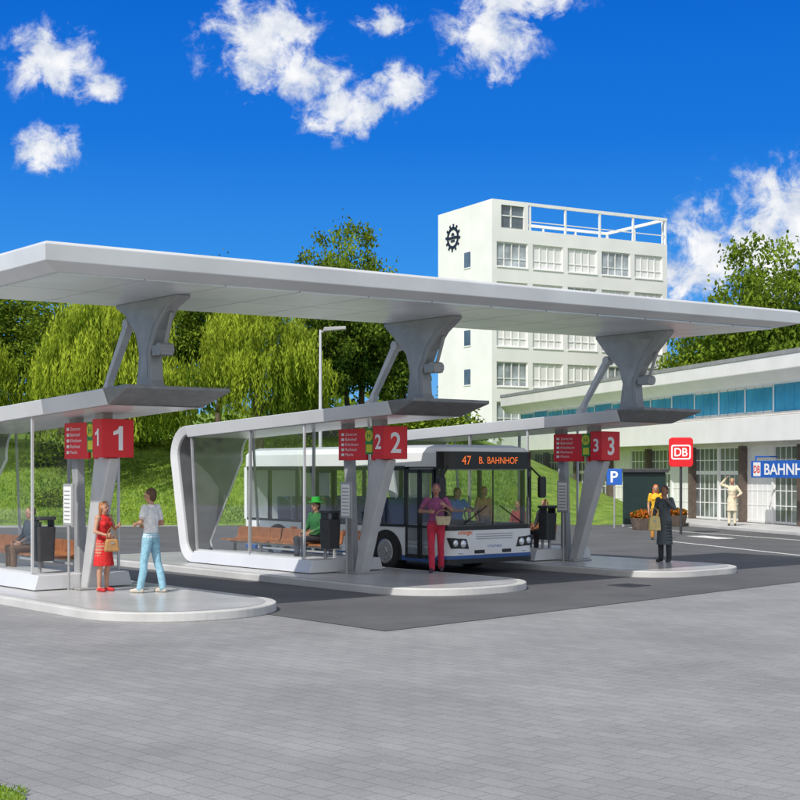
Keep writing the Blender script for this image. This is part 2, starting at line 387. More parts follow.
# ------------------------------------------------------------------ big canopy
T=thing('canopy',C2,ROT,'long silver flat canopy spanning all three bus platforms','canopy')
def cz(x): return 5.285+.0173*x
x0,x1_,y0,y1=-9.35,8.6,-4.9,-.75
b=B()
def ring(ins,dz,mm=None):
    return [(x0+ins,y0+ins,cz(x0)+dz),(x1_-ins*1.6,y0+ins,cz(x1_)+dz),(x1_-ins*1.6,y1-ins,cz(x1_)+dz),(x0+ins,y1-ins,cz(x0)+dz)]
rs=[ring(.06,.38),ring(0,.34),ring(.02,.10),ring(.30,.0)]
vs=sum(rs,[]); fs=[(0,1,2,3),(15,14,13,12)]
for k in range(3):
    for i in range(4): fs.append((4*k+i,4*k+4+i,4*k+4+(i+1)%4,4*k+(i+1)%4))
b.add(vs,fs); part(b,'roof',T,m_metal_l,.012)
b=B(); n=12; ux0,ux1,uy0,uy1=x0+.36,x1_-.58,y0+.36,y1-.36
for i in range(n):
    a=ux0+(ux1-ux0)*i/n+.018; c=ux0+(ux1-ux0)*(i+1)/n-.018
    for (ya,yb) in((uy0,(uy0+uy1)/2-.018),((uy0+uy1)/2+.018,uy1)):
        b.add([(a,ya,cz(a)-.025),(c,ya,cz(c)-.025),(c,yb,cz(c)-.025),(a,yb,cz(a)-.025),(a,ya,cz(a)+.002),(c,ya,cz(c)+.002),(c,yb,cz(c)+.002),(a,yb,cz(a)+.002)],
              [(0,3,2,1),(4,5,6,7),(0,1,5,4),(1,2,6,5),(2,3,7,6),(3,0,4,7)])
part(b,'ceiling_panels',T,m_ceil)
for c,sx_ in((C1,0),(C2,0),(C3,-.25)):
    r=c-C2; lx=r.dot(U)+sx_; ly=r.dot(V); zt=cz(lx)-.026
    b=B()
    prof=[(-2.36,3.60),(-1.56,3.56),(-1.72,3.75),(-1.80,4.25),(-1.68,4.6),(-1.30,4.95),(-.98,zt-.05),(-.98,zt),(-3.10,zt),(-3.10,zt-.05),(-2.72,4.97),(-2.38,4.62),(-2.18,4.25),(-2.22,3.8)]
    b.prism([(p[0]+ly,p[1]) for p in prof],lx-.12,lx+.12,'x')
    web=[(-2.10,3.85),(-1.86,3.85),(-1.90,4.3),(-1.74,4.72),(-1.38,zt-.16),(-2.70,zt-.16),(-2.3,4.72),(-2.08,4.3)]
    s=part(b,'support',T,m_castd,.02)
    b=B(); b.prism([(p[0]+ly,p[1]) for p in web],lx-.127,lx-.121,'x'); part(b,'stiffener_panel',s,m_mid)
    b=B(); b.box(lx-.30,lx+.30,ly-2.48,ly-1.45,3.6,3.68); part(b,'base_plate',s,m_castd,.01)
    b=B(); b.prism([(ly-.53,3.55),(ly-.32,3.54),(ly-.42,3.75),(ly-1.20,4.86),(ly-1.34,4.80),(ly-.6,3.85)],lx-.07,lx+.07,'x'); b.cyl((lx-.1,ly-1.27,4.80),(lx+.1,ly-1.27,4.80),.10,n=16); b.cyl((lx-.11,ly-.45,3.64),(lx+.11,ly-.45,3.64),.10,n=16); part(b,'strut',s,m_cast,.015)
    b=B(); b.box(lx-.11,lx+.11,ly-2.56,ly-2.22,4.20,4.38); b.cyl((lx-.13,ly-2.46,4.3),(lx+.13,ly-2.46,4.3),.11,n=14); b.cyl((lx,ly-2.46,4.3),(lx,ly-2.70,4.90),.035); part(b,'bracket',s,m_castd,.015)

# ------------------------------------------------------------------ bus
BW=1.36; BL=7.9; BX=3.27; BY=-.62
bus=thing('bus',W(C2,BX,BY,.012),ROT,'white and navy city bus standing between two platforms','bus')
b=B(); out=rrect(-BW,BW,0,BL,[.34,.34,.2,.2],8)
b.prism(out,.40,1.04,'z',0); b.prism(out,.285,.398,'z',1)
part(b,'body',bus,[m_busw,m_busb],.01)
b=B(); o3=rrect(-BW+.30,BW-.30,.30,BL-.2,[.3,.3,.2,.2],8); o25=rrect(-BW+.09,BW-.09,.09,BL-.07,[.36,.36,.2,.2],8)
b.prism(out,2.36,2.66,'z',0); b.prism(out,2.66,2.78,'z',0,o25); b.prism(o25,2.78,2.84,'z',1,o3)
part(b,'roof',bus,[m_busw,m_busr],0)
b=B(); b.box(-BW+.03,BW-.03,BL-.14,BL-.02,1.04,2.36); part(b,'rear_wall',bus,m_busw)
for x in(-1,1):
    for y in ([.36,1.36,2.5,4.0,5.5,6.7] if x<0 else [.36,1.8,3.2,4.7,6.2]):
        b=B(); xx=x*(BW-.05); b.box(xx-.035,xx+.035,y,y+.09,1.04,2.36); part(b,'window_pillar',bus,m_black)
    prs=[(1.45,2.5),(2.59,4.0),(4.09,5.5),(5.59,6.7),(6.79,7.75)] if x<0 else [(.45,1.8),(1.89,3.2),(3.29,4.7),(4.79,6.2),(6.29,7.75)]
    for a,c in prs:
        b=B(); X=x*(BW-.02); b.add([(X,a,1.04),(X,c,1.04),(X,c,2.36),(X,a,2.36)],[(0,1,2,3)]); part(b,'side_window',bus,m_busglass)
    b=B(); b.box(x*(BW+.004)-.004,x*(BW+.004)+.004,1.4 if x<0 else .4,7.7,2.28,2.38); b.box(x*(BW+.004)-.004,x*(BW+.004)+.004,1.4 if x<0 else .4,7.7,1.02,1.08); part(b,'window_trim',bus,m_black)
fr=[p for p in out if p[1]<.345]
fr=sorted(fr,key=lambda p:math.atan2(p[0],.8-p[1]))
def strip(pts,z0,z1,off=0):
    b=B(); vs=[]
    for x,y in pts:
        vs+=[(x*(1+off),y-off*1.2,z0),(x*(1+off),y-off*1.2,z1)]
    b.add(vs,[(2*i,2*i+2,2*i+3,2*i+1) for i in range(len(pts)-1)]); return b
part(strip(fr,1.04,2.36),'windshield',bus,m_busglass)
part(strip(fr,2.31,2.69,.006),'destination_panel',bus,m_black)
part(strip(fr,.98,1.07,.005),'windshield_trim',bus,m_black)
for x in(-1,1):
    b=B(); b.box(x*(BW-.05)-.04,x*(BW-.05)+.04,.16,.22,1.04,2.36); part(b,'windshield_pillar',bus,m_black)
text('47','destination_lettering',bus,m_led,(-.80,-.02,2.50),FRONT,h=.19)
text('B.','destination_lettering',bus,m_led,(-.36,-.02,2.50),FRONT,h=.15)
text('BAHNHOF','destination_lettering',bus,m_led,(.28,-.02,2.50),FRONT,h=.15,w=.92)
text('STADTBUS','lettering',bus,m_blue,(.05,-.004,.62),FRONT,h=.05,w=.42)
text('orange:','lettering',bus,m_orange,(-.82,-.004,.91),FRONT,h=.10,w=.42,bold=True)
b=B(); b.box(-.012,.012,-.012,.004,1.08,2.30); b.box(-1.0,-.2,-.03,-.012,1.10,1.115); b.box(.15,.95,-.03,-.012,1.10,1.115); b.cyl((-.9,-.02,1.1),(-.2,-.02,1.5),.012,n=6); b.cyl((.9,-.02,1.1),(.2,-.02,1.5),.012,n=6); part(b,'wiper',bus,m_black)
part(strip(fr,.26,.36,.012),'bumper',bus,m_black)
part(strip(fr,.362,.44,.004),'bumper_stripe',bus,m_busb)
b=B(); b.box(-.55,.55,-.012,-.002,.47,.545); part(b,'bumper_vent',bus,m_black)
b=B(); b.box(-.26,.26,-.022,-.013,.45,.555); part(b,'number_plate',bus,m_white)
for x in(-1,1):
    b=B(); b.prism([(x*.70,.57),(x*1.20,.60),(x*1.27,.83),(x*.78,.80)],-.006,.12,'y'); hs=part(b,'headlight_surround',bus,m_black,.015)
    b=B(); b.ell((x*.88,.0,.69),(.085,.04,.085),0); b.ell((x*1.10,.015,.71),(.085,.04,.085),0); part(b,'headlight',bus,m_lamp,smooth=True)
    b=B(); b.ell((x*.95,-.006,.50),(.07,.02,.03)); part(b,'fog_lamp',bus,m_lamp,smooth=True)
    b=B(); b.prism(rrect(x*1.52-.10,x*1.52+.10,1.66,2.14,.06,4),-.06,.04,'y') ; b.cyl((x*1.52,0,2.1),(x*1.15,.12,2.45),.022); part(b,'mirror',bus,m_black,.02)
b=B()
for k in range(3): b.box(-.50,.60,-.01,-.002,.78+k*.05,.795+k*.05)
part(b,'grille',bus,m_mid)
def door(y0_,y1_):
    b=B(); X=-BW-.004; ym=(y0_+y1_)/2
    for a,c in((y0_,ym-.01),(ym+.01,y1_)):
        for s in((a,a+.06,.36,2.30),(c-.06,c,.36,2.30),(a,c,.36,.44),(a,c,2.22,2.30),(a,c,1.02,1.08)): b.box(X-.015,X+.006,*s)
    d=part(b,'door',bus,m_black)
    b=B(); X-=.002; b.add([(X,y0_+.06,.44),(X,y1_-.06,.44),(X,y1_-.06,2.22),(X,y0_+.06,2.22)],[(0,1,2,3)]); part(b,'door_glass',d,m_busglass)
    b=B(); b.box(X+.003,X+.006,y0_,y1_,.36,1.05); part(b,'door_panel',d,m_mid)
door(.40,1.36); door(4.05,5.3)
for x in(-1,1):
    for y in(2.05,6.3):
        b=B(); pr=[(y+.56*math.cos(a),.45+.50*math.sin(a)) for a in np.linspace(R(-19),R(199),18)]
        b.prism(pr,x*(BW+.001),x*(BW+.006),'x'); part(b,'wheel_arch',bus,m_black)
        wb=B(); wb.cyl((x*(BW-.28),y,.465),(x*(BW+.03),y,.465),.465,n=32); w_=part(wb,'wheel',bus,m_rubber,.03)
        b=B(); b.cyl((x*(BW+.028),y,.465),(x*(BW+.045),y,.465),.28,.25,n=24); b.cyl((x*(BW+.04),y,.465),(x*(BW+.08),y,.465),.11,.09,n=16)
        for k in range(8):
            a=k*math.pi/4; b.cyl((x*(BW+.04),y+.19*math.cos(a),.465+.19*math.sin(a)),(x*(BW+.06),y+.19*math.cos(a),.465+.19*math.sin(a)),.025,n=6)
        part(b,'rim',w_,m_rim)
text('orange:','lettering',bus,m_orange,(-BW-.006,3.25,.78),SIDE,h=.20,w=.9,bold=True)
b=B(); b.box(-BW-.006,-BW-.002,5.5,5.75,.6,.9); part(b,'orange_mark',bus,m_orange)
b=B(); b.box(-1.1,1.1,.25,.6,1.02,1.10); part(b,'dashboard',bus,m_black,.03)
b=B(); 
for k in range(24):
    a0=2*math.pi*k/24;a1=2*math.pi*(k+1)/24
    f=lambda a:(.1+.22*math.cos(a),.78+.08*math.sin(a),1.25+.19*math.sin(a))
    b.cyl(f(a0),f(a1),.015,n=6)
part(b,'steering_wheel',bus,m_black)
m_seatb=M('blue_seat_fabric',(.06,.11,.30),.9)
m_int=M('pale_interior_panel',(.55,.56,.57),.6)
b=B(); b.box(-BW+.1,BW-.1,.3,BL-.2,2.28,2.34); part(b,'interior_ceiling',bus,m_int)
for y in(2.2,3.1,4.0,4.9,5.8,6.7):
    for x in(-.85,-.4,.4,.85):
        b=B(); b.prism([(y,1.04),(y+.1,1.04),(y+.16,1.62),(y+.06,1.62)],x-.19,x+.19,'x'); part(b,'passenger_seat',bus,m_seatb,.03)
b=B(); b.prism([(1.38,1.04),(1.5,1.04),(1.56,1.7),(1.45,1.7)],-.12,.32,'x'); part(b,'driver_seat',bus,m_black,.03)
for y in(1.7,3.5,5.3):
    b=B(); b.cyl((-.35,y,1.04),(-.35,y,2.28),.018,n=8); part(b,'grab_pole',bus,m_yg)

# ------------------------------------------------------------------ people
def capsule(p0,r0,p1,r1,n=12):
    p0=Vector(p0);p1=Vector(p1);d=p1-p0;L=d.length;d=d.normalized() if L>1e-6 else Vector((0,0,1));L=max(L,1e-4)
    a=d.orthogonal().normalized();c=d.cross(a);st=[]
    for k in range(4): t=-math.pi/2+k*math.pi/8; st.append((r0*math.sin(t),max(r0*math.cos(t),1e-4)))
    m=max(2,int(L/.03))
    for k in range(m+1): st.append((L*k/m,r0+(r1-r0)*k/m))
    for k in range(1,5): t=k*math.pi/8; st.append((L+r1*math.sin(t),max(r1*math.cos(t),1e-4)))
    vs=[];fs=[]
    for (h,r) in st:
        for i in range(n):
            t=2*math.pi*i/n; vs.append(p0+d*h+(a*math.cos(t)+c*math.sin(t))*r)
    for j in range(len(st)-1):
        for i in range(n): fs.append((j*n+i,j*n+(i+1)%n,(j+1)*n+(i+1)%n,(j+1)*n+i))
    fs.append(tuple(range(n))[::-1]); fs.append(tuple(range((len(st)-1)*n,len(st)*n)))
    return vs,fs
def ellips(c,r,Rm=None,nu=18,nv=12):
    vs=[];fs=[]
    for j in range(nv+1):
        ph=math.pi*min(max(j/nv,.004),.996)
        for i in range(nu):
            t=2*math.pi*i/nu; p=Vector((r[0]*math.sin(ph)*math.cos(t),r[1]*math.sin(ph)*math.sin(t),r[2]*math.cos(ph)))
            if Rm: p=Rm@p
            vs.append(Vector(c)+p)
    for j in range(nv):
        for i in range(nu): fs.append((j*nu+i,(j+1)*nu+i,(j+1)*nu+(i+1)%nu,j*nu+(i+1)%nu))
    fs.append(tuple(range(nu))); fs.append(tuple(range(nv*nu,(nv+1)*nu))[::-1])
    return vs,fs
def loft(st,lat,n=24):
    vs=[];fs=[];S=[]
    for k in range(len(st)-1):
        m=4
        for q in range(m):
            t=q/m; S.append((Vector(st[k][0]).lerp(Vector(st[k+1][0]),t),st[k][1]*(1-t)+st[k+1][1]*t,st[k][2]*(1-t)+st[k+1][2]*t))
    S.append((Vector(st[-1][0]),st[-1][1],st[-1][2]))
    for k,(c,w,d) in enumerate(S):
        ax=(S[min(k+1,len(S)-1)][0]-S[max(k-1,0)][0]).normalized(); la=(lat-ax*lat.dot(ax)).normalized(); fo=ax.cross(la)
        for i in range(n):
            t=2*math.pi*i/n; vs.append(c+la*(w*math.cos(t))+fo*(d*math.sin(t)))
    for j in range(len(S)-1):
        for i in range(n): fs.append((j*n+i,j*n+(i+1)%n,(j+1)*n+(i+1)%n,(j+1)*n+i))
    fs.append(tuple(range(n))[::-1]); fs.append(tuple(range((len(S)-1)*n,len(S)*n)))
    return vs,fs
def remesh(prims,vox,smooth=3):
    bb=B()
    kd=kdtree.KDTree(sum(len(p[0]) for p in prims)); mi=[]; k=0
    for vs,fs,m in prims:
        bb.add(vs,fs,0)
        for v in vs: kd.insert(v,k); mi.append(m); k+=1
    kd.balance()
    me=bpy.data.meshes.new('t'); me.from_pydata(bb.v,[],bb.f)
    bm=bmesh.new(); bm.from_mesh(me); bmesh.ops.recalc_face_normals(bm,faces=bm.faces); bm.to_mesh(me); bm.free()
    ob=bpy.data.objects.new('t',me); COL.objects.link(ob)
    md=ob.modifiers.new('r','REMESH'); md.mode='VOXEL'; md.voxel_size=vox
    if smooth: s=ob.modifiers.new('s','SMOOTH'); s.factor=.5; s.iterations=smooth
    dg=bpy.context.evaluated_depsgraph_get(); out=bpy.data.meshes.new_from_object(ob.evaluated_get(dg)); bpy.data.objects.remove(ob)
    for p in out.polygons:
        p.use_smooth=True; p.material_index=mi[kd.find(p.center)[1]]
    return out
_mc={}
def cm(col,rough=.8,nm='cloth'):
    k=(tuple(col),rough,nm)
    if k not in _mc:
        _mc[k]=M(nm+'_%d'%len(_mc),col,rough,0,.18,14,.25,35)
        if nm=='cloth':
            for x in _mc[k].node_tree.nodes:
                if x.type=='BUMP': x.inputs['Strength'].default_value=.8
                if x.type=='TEX_NOISE' and x.inputs['Scale'].default_value>30: x.inputs['Scale'].default_value=9; x.inputs['Distortion'].default_value=1.5
    return _mc[k]
def person(label,loc,rotz,h,J={},skin=(.48,.26,.17),top=(.7,.7,.7),bot=(.1,.1,.2),shoe=(.04,.03,.03),hair=(.05,.03,.02),
           sleeve='short',dress=None,hairlen='short',seated=False,hat=None,headyaw=0,vox=.008,female=False,barelegs=False):
    T=thing('person',loc,rotz,label,'person')
    s=h/1.75
    sh=.165 if female else .19; 
    D=dict(hipL=(-.09,0,.93),hipR=(.09,0,.93),kneeL=(-.10,-.015,.50),kneeR=(.10,-.015,.50),ankL=(-.10,.02,.085),ankR=(.10,.02,.085),
           shL=(-sh,0,1.43),shR=(sh,0,1.43),elL=(-sh-.06,.03,1.14),elR=(sh+.06,.03,1.14),wrL=(-sh-.06,-.04,.90),wrR=(sh+.06,-.04,.90),
           pel=(0,0,.95),wai=(0,.0,1.10),che=(0,-.005,1.30),nec=(0,.01,1.47),hea=(0,-.015,1.63))
    if seated:
        for k in ('hipL','hipR','shL','shR','elL','elR','wrL','wrR','pel','wai','che','nec','hea'):
            x,y,z=D[k]; D[k]=(x,y,z-.43)
        D.update(kneeL=(-.12,-.44,.50),kneeR=(.12,-.44,.50),ankL=(-.12,-.42,.085),ankR=(.12,-.42,.085),
                 elL=(-sh-.05,-.05,.74),elR=(sh+.05,-.05,.74),wrL=(-.13,-.28,.62),wrR=(.13,-.28,.62))
    D.update(J); D={k:Vector(v)*s for k,v in D.items()}
    P=[]
    def cap(a,ra,b_,rb,m): P.append((*capsule(a,ra*s,b_,rb*s),m))
    SK,TP,BT,SH=0,1,2,3
    lat=(D['shR']-D['shL']).normalized()
    wf=.9 if female else 1
    up=(D['nec']-D['pel']).normalized()
    P.append((*loft([(D['pel']-up*.09*s,.10*s,.08*s),(D['pel']-up*.04*s,.158*s,.115*s),(D['pel']+up*.05*s,.155*s,.112*s)],lat),BT if dress is None else TP))
    P.append((*loft([(D['pel']+up*.0*s,.166*s,.120*s),(D['wai'],.142*s*wf,.105*s),(D['che'],.182*s*wf,.128*s),(D['che'].lerp(D['nec'],.55),.172*s*wf,.105*s),(D['nec']-up*.02*s,.085*s,.065*s),(D['nec']+up*.008*s,.06*s,.055*s)],lat),TP))
    if female: 
        for sx in(-1,1): P.append((*ellips(D['che']+lat*(.07*sx*s)+Vector((0,-.085*s,.0)),(.06*s,.055*s,.06*s)),TP))
    cap(D['nec']-up*.03*s,.055,D['hea']-Vector((0,0,.05*s)),.05,SK)
    Ry=Matrix.Rotation(headyaw,3,'Z')
    hc=D['hea']
    P.append((*ellips(hc+Vector((0,0,.015*s)),(.076*s,.094*s,.105*s),Ry),SK))
    P.append((*ellips(hc+Ry@Vector((0,-.022,-.055))*s,(.057*s,.066*s,.065*s),Ry),SK))
    P.append((*capsule(hc+Ry@Vector((0,-.085,.012))*s,.010*s,hc+Ry@Vector((0,-.104,-.022))*s,.015*s),SK))
    P.append((*ellips(hc+Ry@Vector((0,-.078,-.062))*s,(.026*s,.012*s,.011*s),Ry),4))
    for sx in(-1,1): P.append((*ellips(hc+Ry@Vector((.078*sx,.005,-.01))*s,(.012*s,.02*s,.032*s),Ry),SK))
    for L in('L','R'):
        sx=-1 if L=='L' else 1
        hip,kn,an=D['hip'+L],D['knee'+L],D['ank'+L]
        lm=SK if barelegs else BT; k_=.93 if barelegs else 1.0
        cap(hip,.098 if not female else .092,kn,.066*k_,lm)
        calf=kn.lerp(an,.35); back=Vector((0,.018*s,0))
        if barelegs: cap(kn,.056,calf+back,.054,SK); cap(calf+back,.054,an,.036,SK)
        else: cap(kn,.067,calf+back,.067,BT); cap(calf+back,.067,an+Vector((0,0,.0)),.060,BT)
        dirx=Vector((sx*.12,-1,0)).normalized()
        heel=Vector((an.x,an.y+.035*s,an.z-.045*s)); toe=heel+dirx*.19*s+Vector((0,0,-.008*s))
        cap(heel,.036,toe,.034,SH); cap(heel+dirx*.05*s+Vector((0,0,.02*s)),.036,toe-dirx*.03*s,.036,SH)
        cap(an+Vector((0,0,.0)),.038,heel,.036,SK if barelegs else SH)
        a,e,w=D['sh'+L],D['el'+L],D['wr'+L]
        if sleeve=='long':
            cap(a,.062,e,.050,TP); cap(e,.050,e.lerp(w,.93),.038,TP); cap(e,.03,w,.026,SK)
        elif sleeve=='short':
            cap(a,.062,a.lerp(e,.62),.058,TP); cap(a,.044,e,.041,SK); cap(e,.041,w,.027,SK)
        else:
            cap(a,.046,e,.037,SK); cap(e,.036,w,.024,SK)
        P.append((*ellips(a-Vector((sx*.01*s,0,.005*s)),(.062*s,.062*s,.06*s)),TP if sleeve!='none' else SK))
        hd=(w-e).normalized(); inw=Vector((-sx,0,0)); inw=(inw-hd*inw.dot(hd))
        inw=inw.normalized() if inw.length>.1 else hd.orthogonal().normalized()
        acr=hd.cross(inw).normalized()
        if acr.y>0: acr=-acr
        for q in(-.026,-.009,.009,.026): cap(w+acr*q*.6*s,.015,w+hd*.085*s+acr*q*s,.0125,SK)
        for q,ln in((.028,.066),(.0095,.078),(-.0095,.072),(-.028,.058)):
            k0=w+hd*.088*s+acr*q*s; k1=k0+(hd*.85+inw*.35).normalized()*ln*.5*s; k2=k1+(hd*.5+inw*.8).normalized()*ln*.5*s
            cap(k0,.0100,k1,.0092,SK); cap(k1,.0092,k2,.0078,SK)
        t0=w+hd*.03*s+acr*.022*s; t1=t0+(acr*.75+hd*.6+inw*.3).normalized()*.045*s; t2=t1+(hd*.9+inw*.4+acr*.1).normalized()*.035*s
        cap(t0,.013,t1,.0115,SK); cap(t1,.0115,t2,.009,SK)
    if dress:
        z_hem,wid=dress
        pz=D['pel']
        P.append((*loft([(Vector((pz.x,pz.y,z_hem*s)),wid*s,wid*.85*s),(Vector((pz.x,pz.y,(z_hem*s+pz.z)/2)),(wid*.45+.09)*s,(wid*.45+.06)*s),(pz+Vector((0,0,.02*s)),.166*s,.125*s),(D['wai'],.135*s,.105*s)],lat),TP))
    me=remesh(P,vox)
    for c,r,nm in((skin,.55,'skin'),(top,.85,'cloth'),(bot,.85,'cloth'),(shoe,.5,'leather'),((.35,.08,.07),.5,'lip')): me.materials.append(cm(c,r,nm))
    body=bpy.data.objects.new('body',me); link(body,T)
    H=[(*ellips(hc+Ry@Vector((0,.020,.042))*s,(.084*s,.096*s,.092*s),Ry),0),(*ellips(hc+Ry@Vector((0,.045,-.01))*s,(.078*s,.065*s,.085*s),Ry),0)]
    if hairlen=='long':
        H+=[(*capsule(hc+Ry@Vector((0,.055,0))*s,.07*s,hc+Ry@Vector((0,.07,-.16))*s,.05*s),0),(*capsule(hc+Ry@Vector((.06,.03,.0))*s,.04*s,hc+Ry@Vector((.065,.04,-.14))*s,.03*s),0),(*capsule(hc+Ry@Vector((-.06,.03,.0))*s,.04*s,hc+Ry@Vector((-.065,.04,-.14))*s,.03*s),0)]
    if hairlen=='bun': H+=[(*ellips(hc+Ry@Vector((0,.10,.06))*s,(.045*s,.045*s,.045*s),Ry),0)]
    hm=remesh(H,.008,2); hm.materials.append(cm(hair,.6,'hair')); ho=bpy.data.objects.new('hair',hm); link(ho,T)
    for sx in(-1,1):
        bb=B(); p=hc+Ry@Vector((.03*sx,-.083,.002))*s; bb.ell(p,(.013*s,.010*s,.009*s),0,10,6); part(bb,'eye',T,m_black,smooth=True)
    if hat:
        bb=B(); p=hc+Vector((0,.01,.075))*s
        bb.cyl(p,p+Vector((0,0,.015)),.17*s,.165*s,24); bb.cyl(p+Vector((0,0,.015)),p+Vector((0,0,.12*s)),.10*s,.09*s,20); part(bb,'hat',T,cm(hat,.7,'felt'),.01)
    return T
def face_to(v): return math.atan2(v[0],-v[1])
person('man in white T-shirt and light blue jeans gesturing',(-4.36,24.5,.154),face_to((-.85,.35)),1.82,
   J=dict(elL=(-.27,.05,1.16),wrL=(-.24,-.20,1.12),elR=(.30,.0,1.20),wrR=(.16,-.20,1.15),ankL=(-.12,.16,.085),kneeL=(-.11,.06,.50),ankR=(.13,-.13,.085),kneeR=(.11,-.07,.51)),
   top=(.78,.78,.78),bot=(.27,.50,.62),shoe=(.55,.5,.42),hair=(.10,.05,.025),headyaw=R(10),vox=.007)
person('woman in red dress standing beside the shelter column',(-5.24,24.75,.154),face_to((.8,-.5)),1.60,
   J=dict(elR=(.26,-.05,1.2),wrR=(.16,-.25,1.28),elL=(-.25,-.02,1.16),wrL=(-.16,-.22,1.1)),
   top=(.6,.02,.02),bot=(.6,.02,.02),shoe=(.5,.02,.02),hair=(.35,.14,.04),hairlen='long',dress=(.50,.22),sleeve='none',female=True,barelegs=True,vox=.007)
def handbag(loc,rotz,col,label,w=.3,h=.24,hh=.22):
    T=thing('handbag',loc,rotz,label,'handbag')
    b=B(); b.prism([(-w/2,0),(w/2,0),(w/2*.86,h*.8),(w/2*.7,h),(-w/2*.7,h),(-w/2*.86,h*.8)],-.06,.06,'y'); part(b,'bag_body',T,cm(col,.6,'leather'),.025)
    b=B(); pts=[(w*.33*math.cos(a),0,h-.01+hh*math.sin(a)) for a in np.linspace(0,math.pi,12)]
    for p,q in zip(pts,pts[1:]): b.cyl(p,q,.011,n=6)
    part(b,'handle',T,cm([c*.6 for c in col],.6,'leather'))
    b=B(); b.box(-.03,.03,-.068,-.061,h*.62,h*.75); part(b,'clasp',T,m_rim)
handbag((-5.04,24.47,.154+.72),R(25),(.42,.22,.08),'tan leather handbag held by the woman in red',.26,.22,.2)
person('person in magenta shirt and crimson trousers carrying a basket',(.76,29.45,.154),face_to((-.1,-1)),1.86,
   J=dict(elL=(-.32,.03,1.20),wrL=(-.14,-.19,1.20),elR=(.30,.05,1.22),wrR=(.20,-.18,1.32),ankL=(-.07,-.14,.085),kneeL=(-.09,-.10,.5),ankR=(.09,.14,.1),kneeR=(.09,.02,.5)),
   top=(.30,.08,.20),bot=(.55,.03,.07),shoe=(.05,.03,.05),hair=(.16,.05,.09),sleeve='short',skin=(.42,.22,.15),vox=.008)
T=thing('basket',(.90,29.19,.154+1.0),0,'beige woven basket held against the body','basket')
b=B(); b.prism(rrect(-.13,.13,-.09,.09,.05,4),0,.18,'z',0,rrect(-.17,.17,-.11,.11,.06,4)); part(b,'basket_body',T,cm((.5,.42,.28),.9,'wicker'),.01)
b=B(); pts=[(.15*math.cos(a),0,.17+.14*math.sin(a)) for a in np.linspace(0,math.pi,12)]
for p,q in zip(pts,pts[1:]): b.cyl(p,q,.012,n=6)
part(b,'handle',T,cm((.3,.22,.12),.9,'wicker'))
person('woman in dark grey coat with hand raised to face',(6.18,32.7,.154),face_to((-.6,-.8)),1.78,
   J=dict(elR=(.29,-.10,1.24),wrR=(.13,-.17,1.44),elL=(-.24,.0,1.15),wrL=(-.20,-.16,1.02)),
   top=(.095,.115,.13),bot=(.04,.045,.05),shoe=(.02,.02,.02),hair=(.06,.03,.02),dress=(.40,.19),sleeve='long',female=True,skin=(.32,.16,.10),hairlen='bun')
handbag((5.90,32.48,.154+.74),R(10),(.70,.55,.22),'pale yellow handbag held by the woman in the coat',.30,.34,.20)
person('woman in yellow top with orange hair',(8.40,46.0,.012),face_to((-.1,-1)),1.80,top=(.75,.42,.02),bot=(.45,.20,.04),hair=(.62,.15,.02),hairlen='long',female=True,sleeve='short',dress=None,vox=.012)
person('person in cream outfit with one arm raised',(12.95,54.6,.13),face_to((-.3,-1)),1.85,
   J=dict(elL=(-.40,0,1.52),wrL=(-.22,-.02,1.74),elR=(.33,.0,1.2),wrR=(.19,-.10,1.08)),top=(.70,.62,.45),bot=(.66,.6,.45),hair=(.35,.25,.1),dress=(.55,.2),sleeve='long',female=True,vox=.012)
person('seated person in dark green jacket and green hat',W(C2,.10,1.62,.30),ROT+R(-90),1.78,seated=True,top=(.03,.16,.05),bot=(.04,.04,.05),hat=(.03,.42,.05),sleeve='long',vox=.01)
person('seated person in dark jacket and brown trousers',W(C1,.10,2.85,.30),ROT+R(-90),1.70,seated=True,top=(.05,.07,.10),bot=(.16,.09,.05),hair=(.12,.07,.03),sleeve='long',vox=.01)
person('seated person in black coat',W(C3,.10,1.1,.30),ROT+R(-90),1.70,seated=True,top=(.03,.03,.035),bot=(.04,.03,.03),hair=(.4,.25,.08),sleeve='long',vox=.01)
person('seated person in red jumper',W(C3,.10,2.0,.30),ROT+R(-90),1.65,seated=True,top=(.35,.05,.04),bot=(.05,.05,.09),hair=(.08,.05,.03),sleeve='long',vox=.012)
busW=lambda x,y,z:W(C2,BX+x,BY+y,z)
person('bus driver in blue shirt at the wheel',busW(.10,1.28,.60),ROT,1.72,seated=True,J=dict(wrL=(-.14,-.42,.80),wrR=(.14,-.42,.80),elL=(-.26,-.16,.80),elR=(.26,-.16,.80)),top=(.07,.20,.55),bot=(.03,.03,.05),hair=(.1,.06,.03),vox=.012)
person('standing passenger in tan jacket inside the bus',busW(.85,1.2,.30),ROT,1.62,top=(.45,.28,.12),bot=(.1,.1,.15),hair=(.3,.15,.05),sleeve='long',vox=.012)

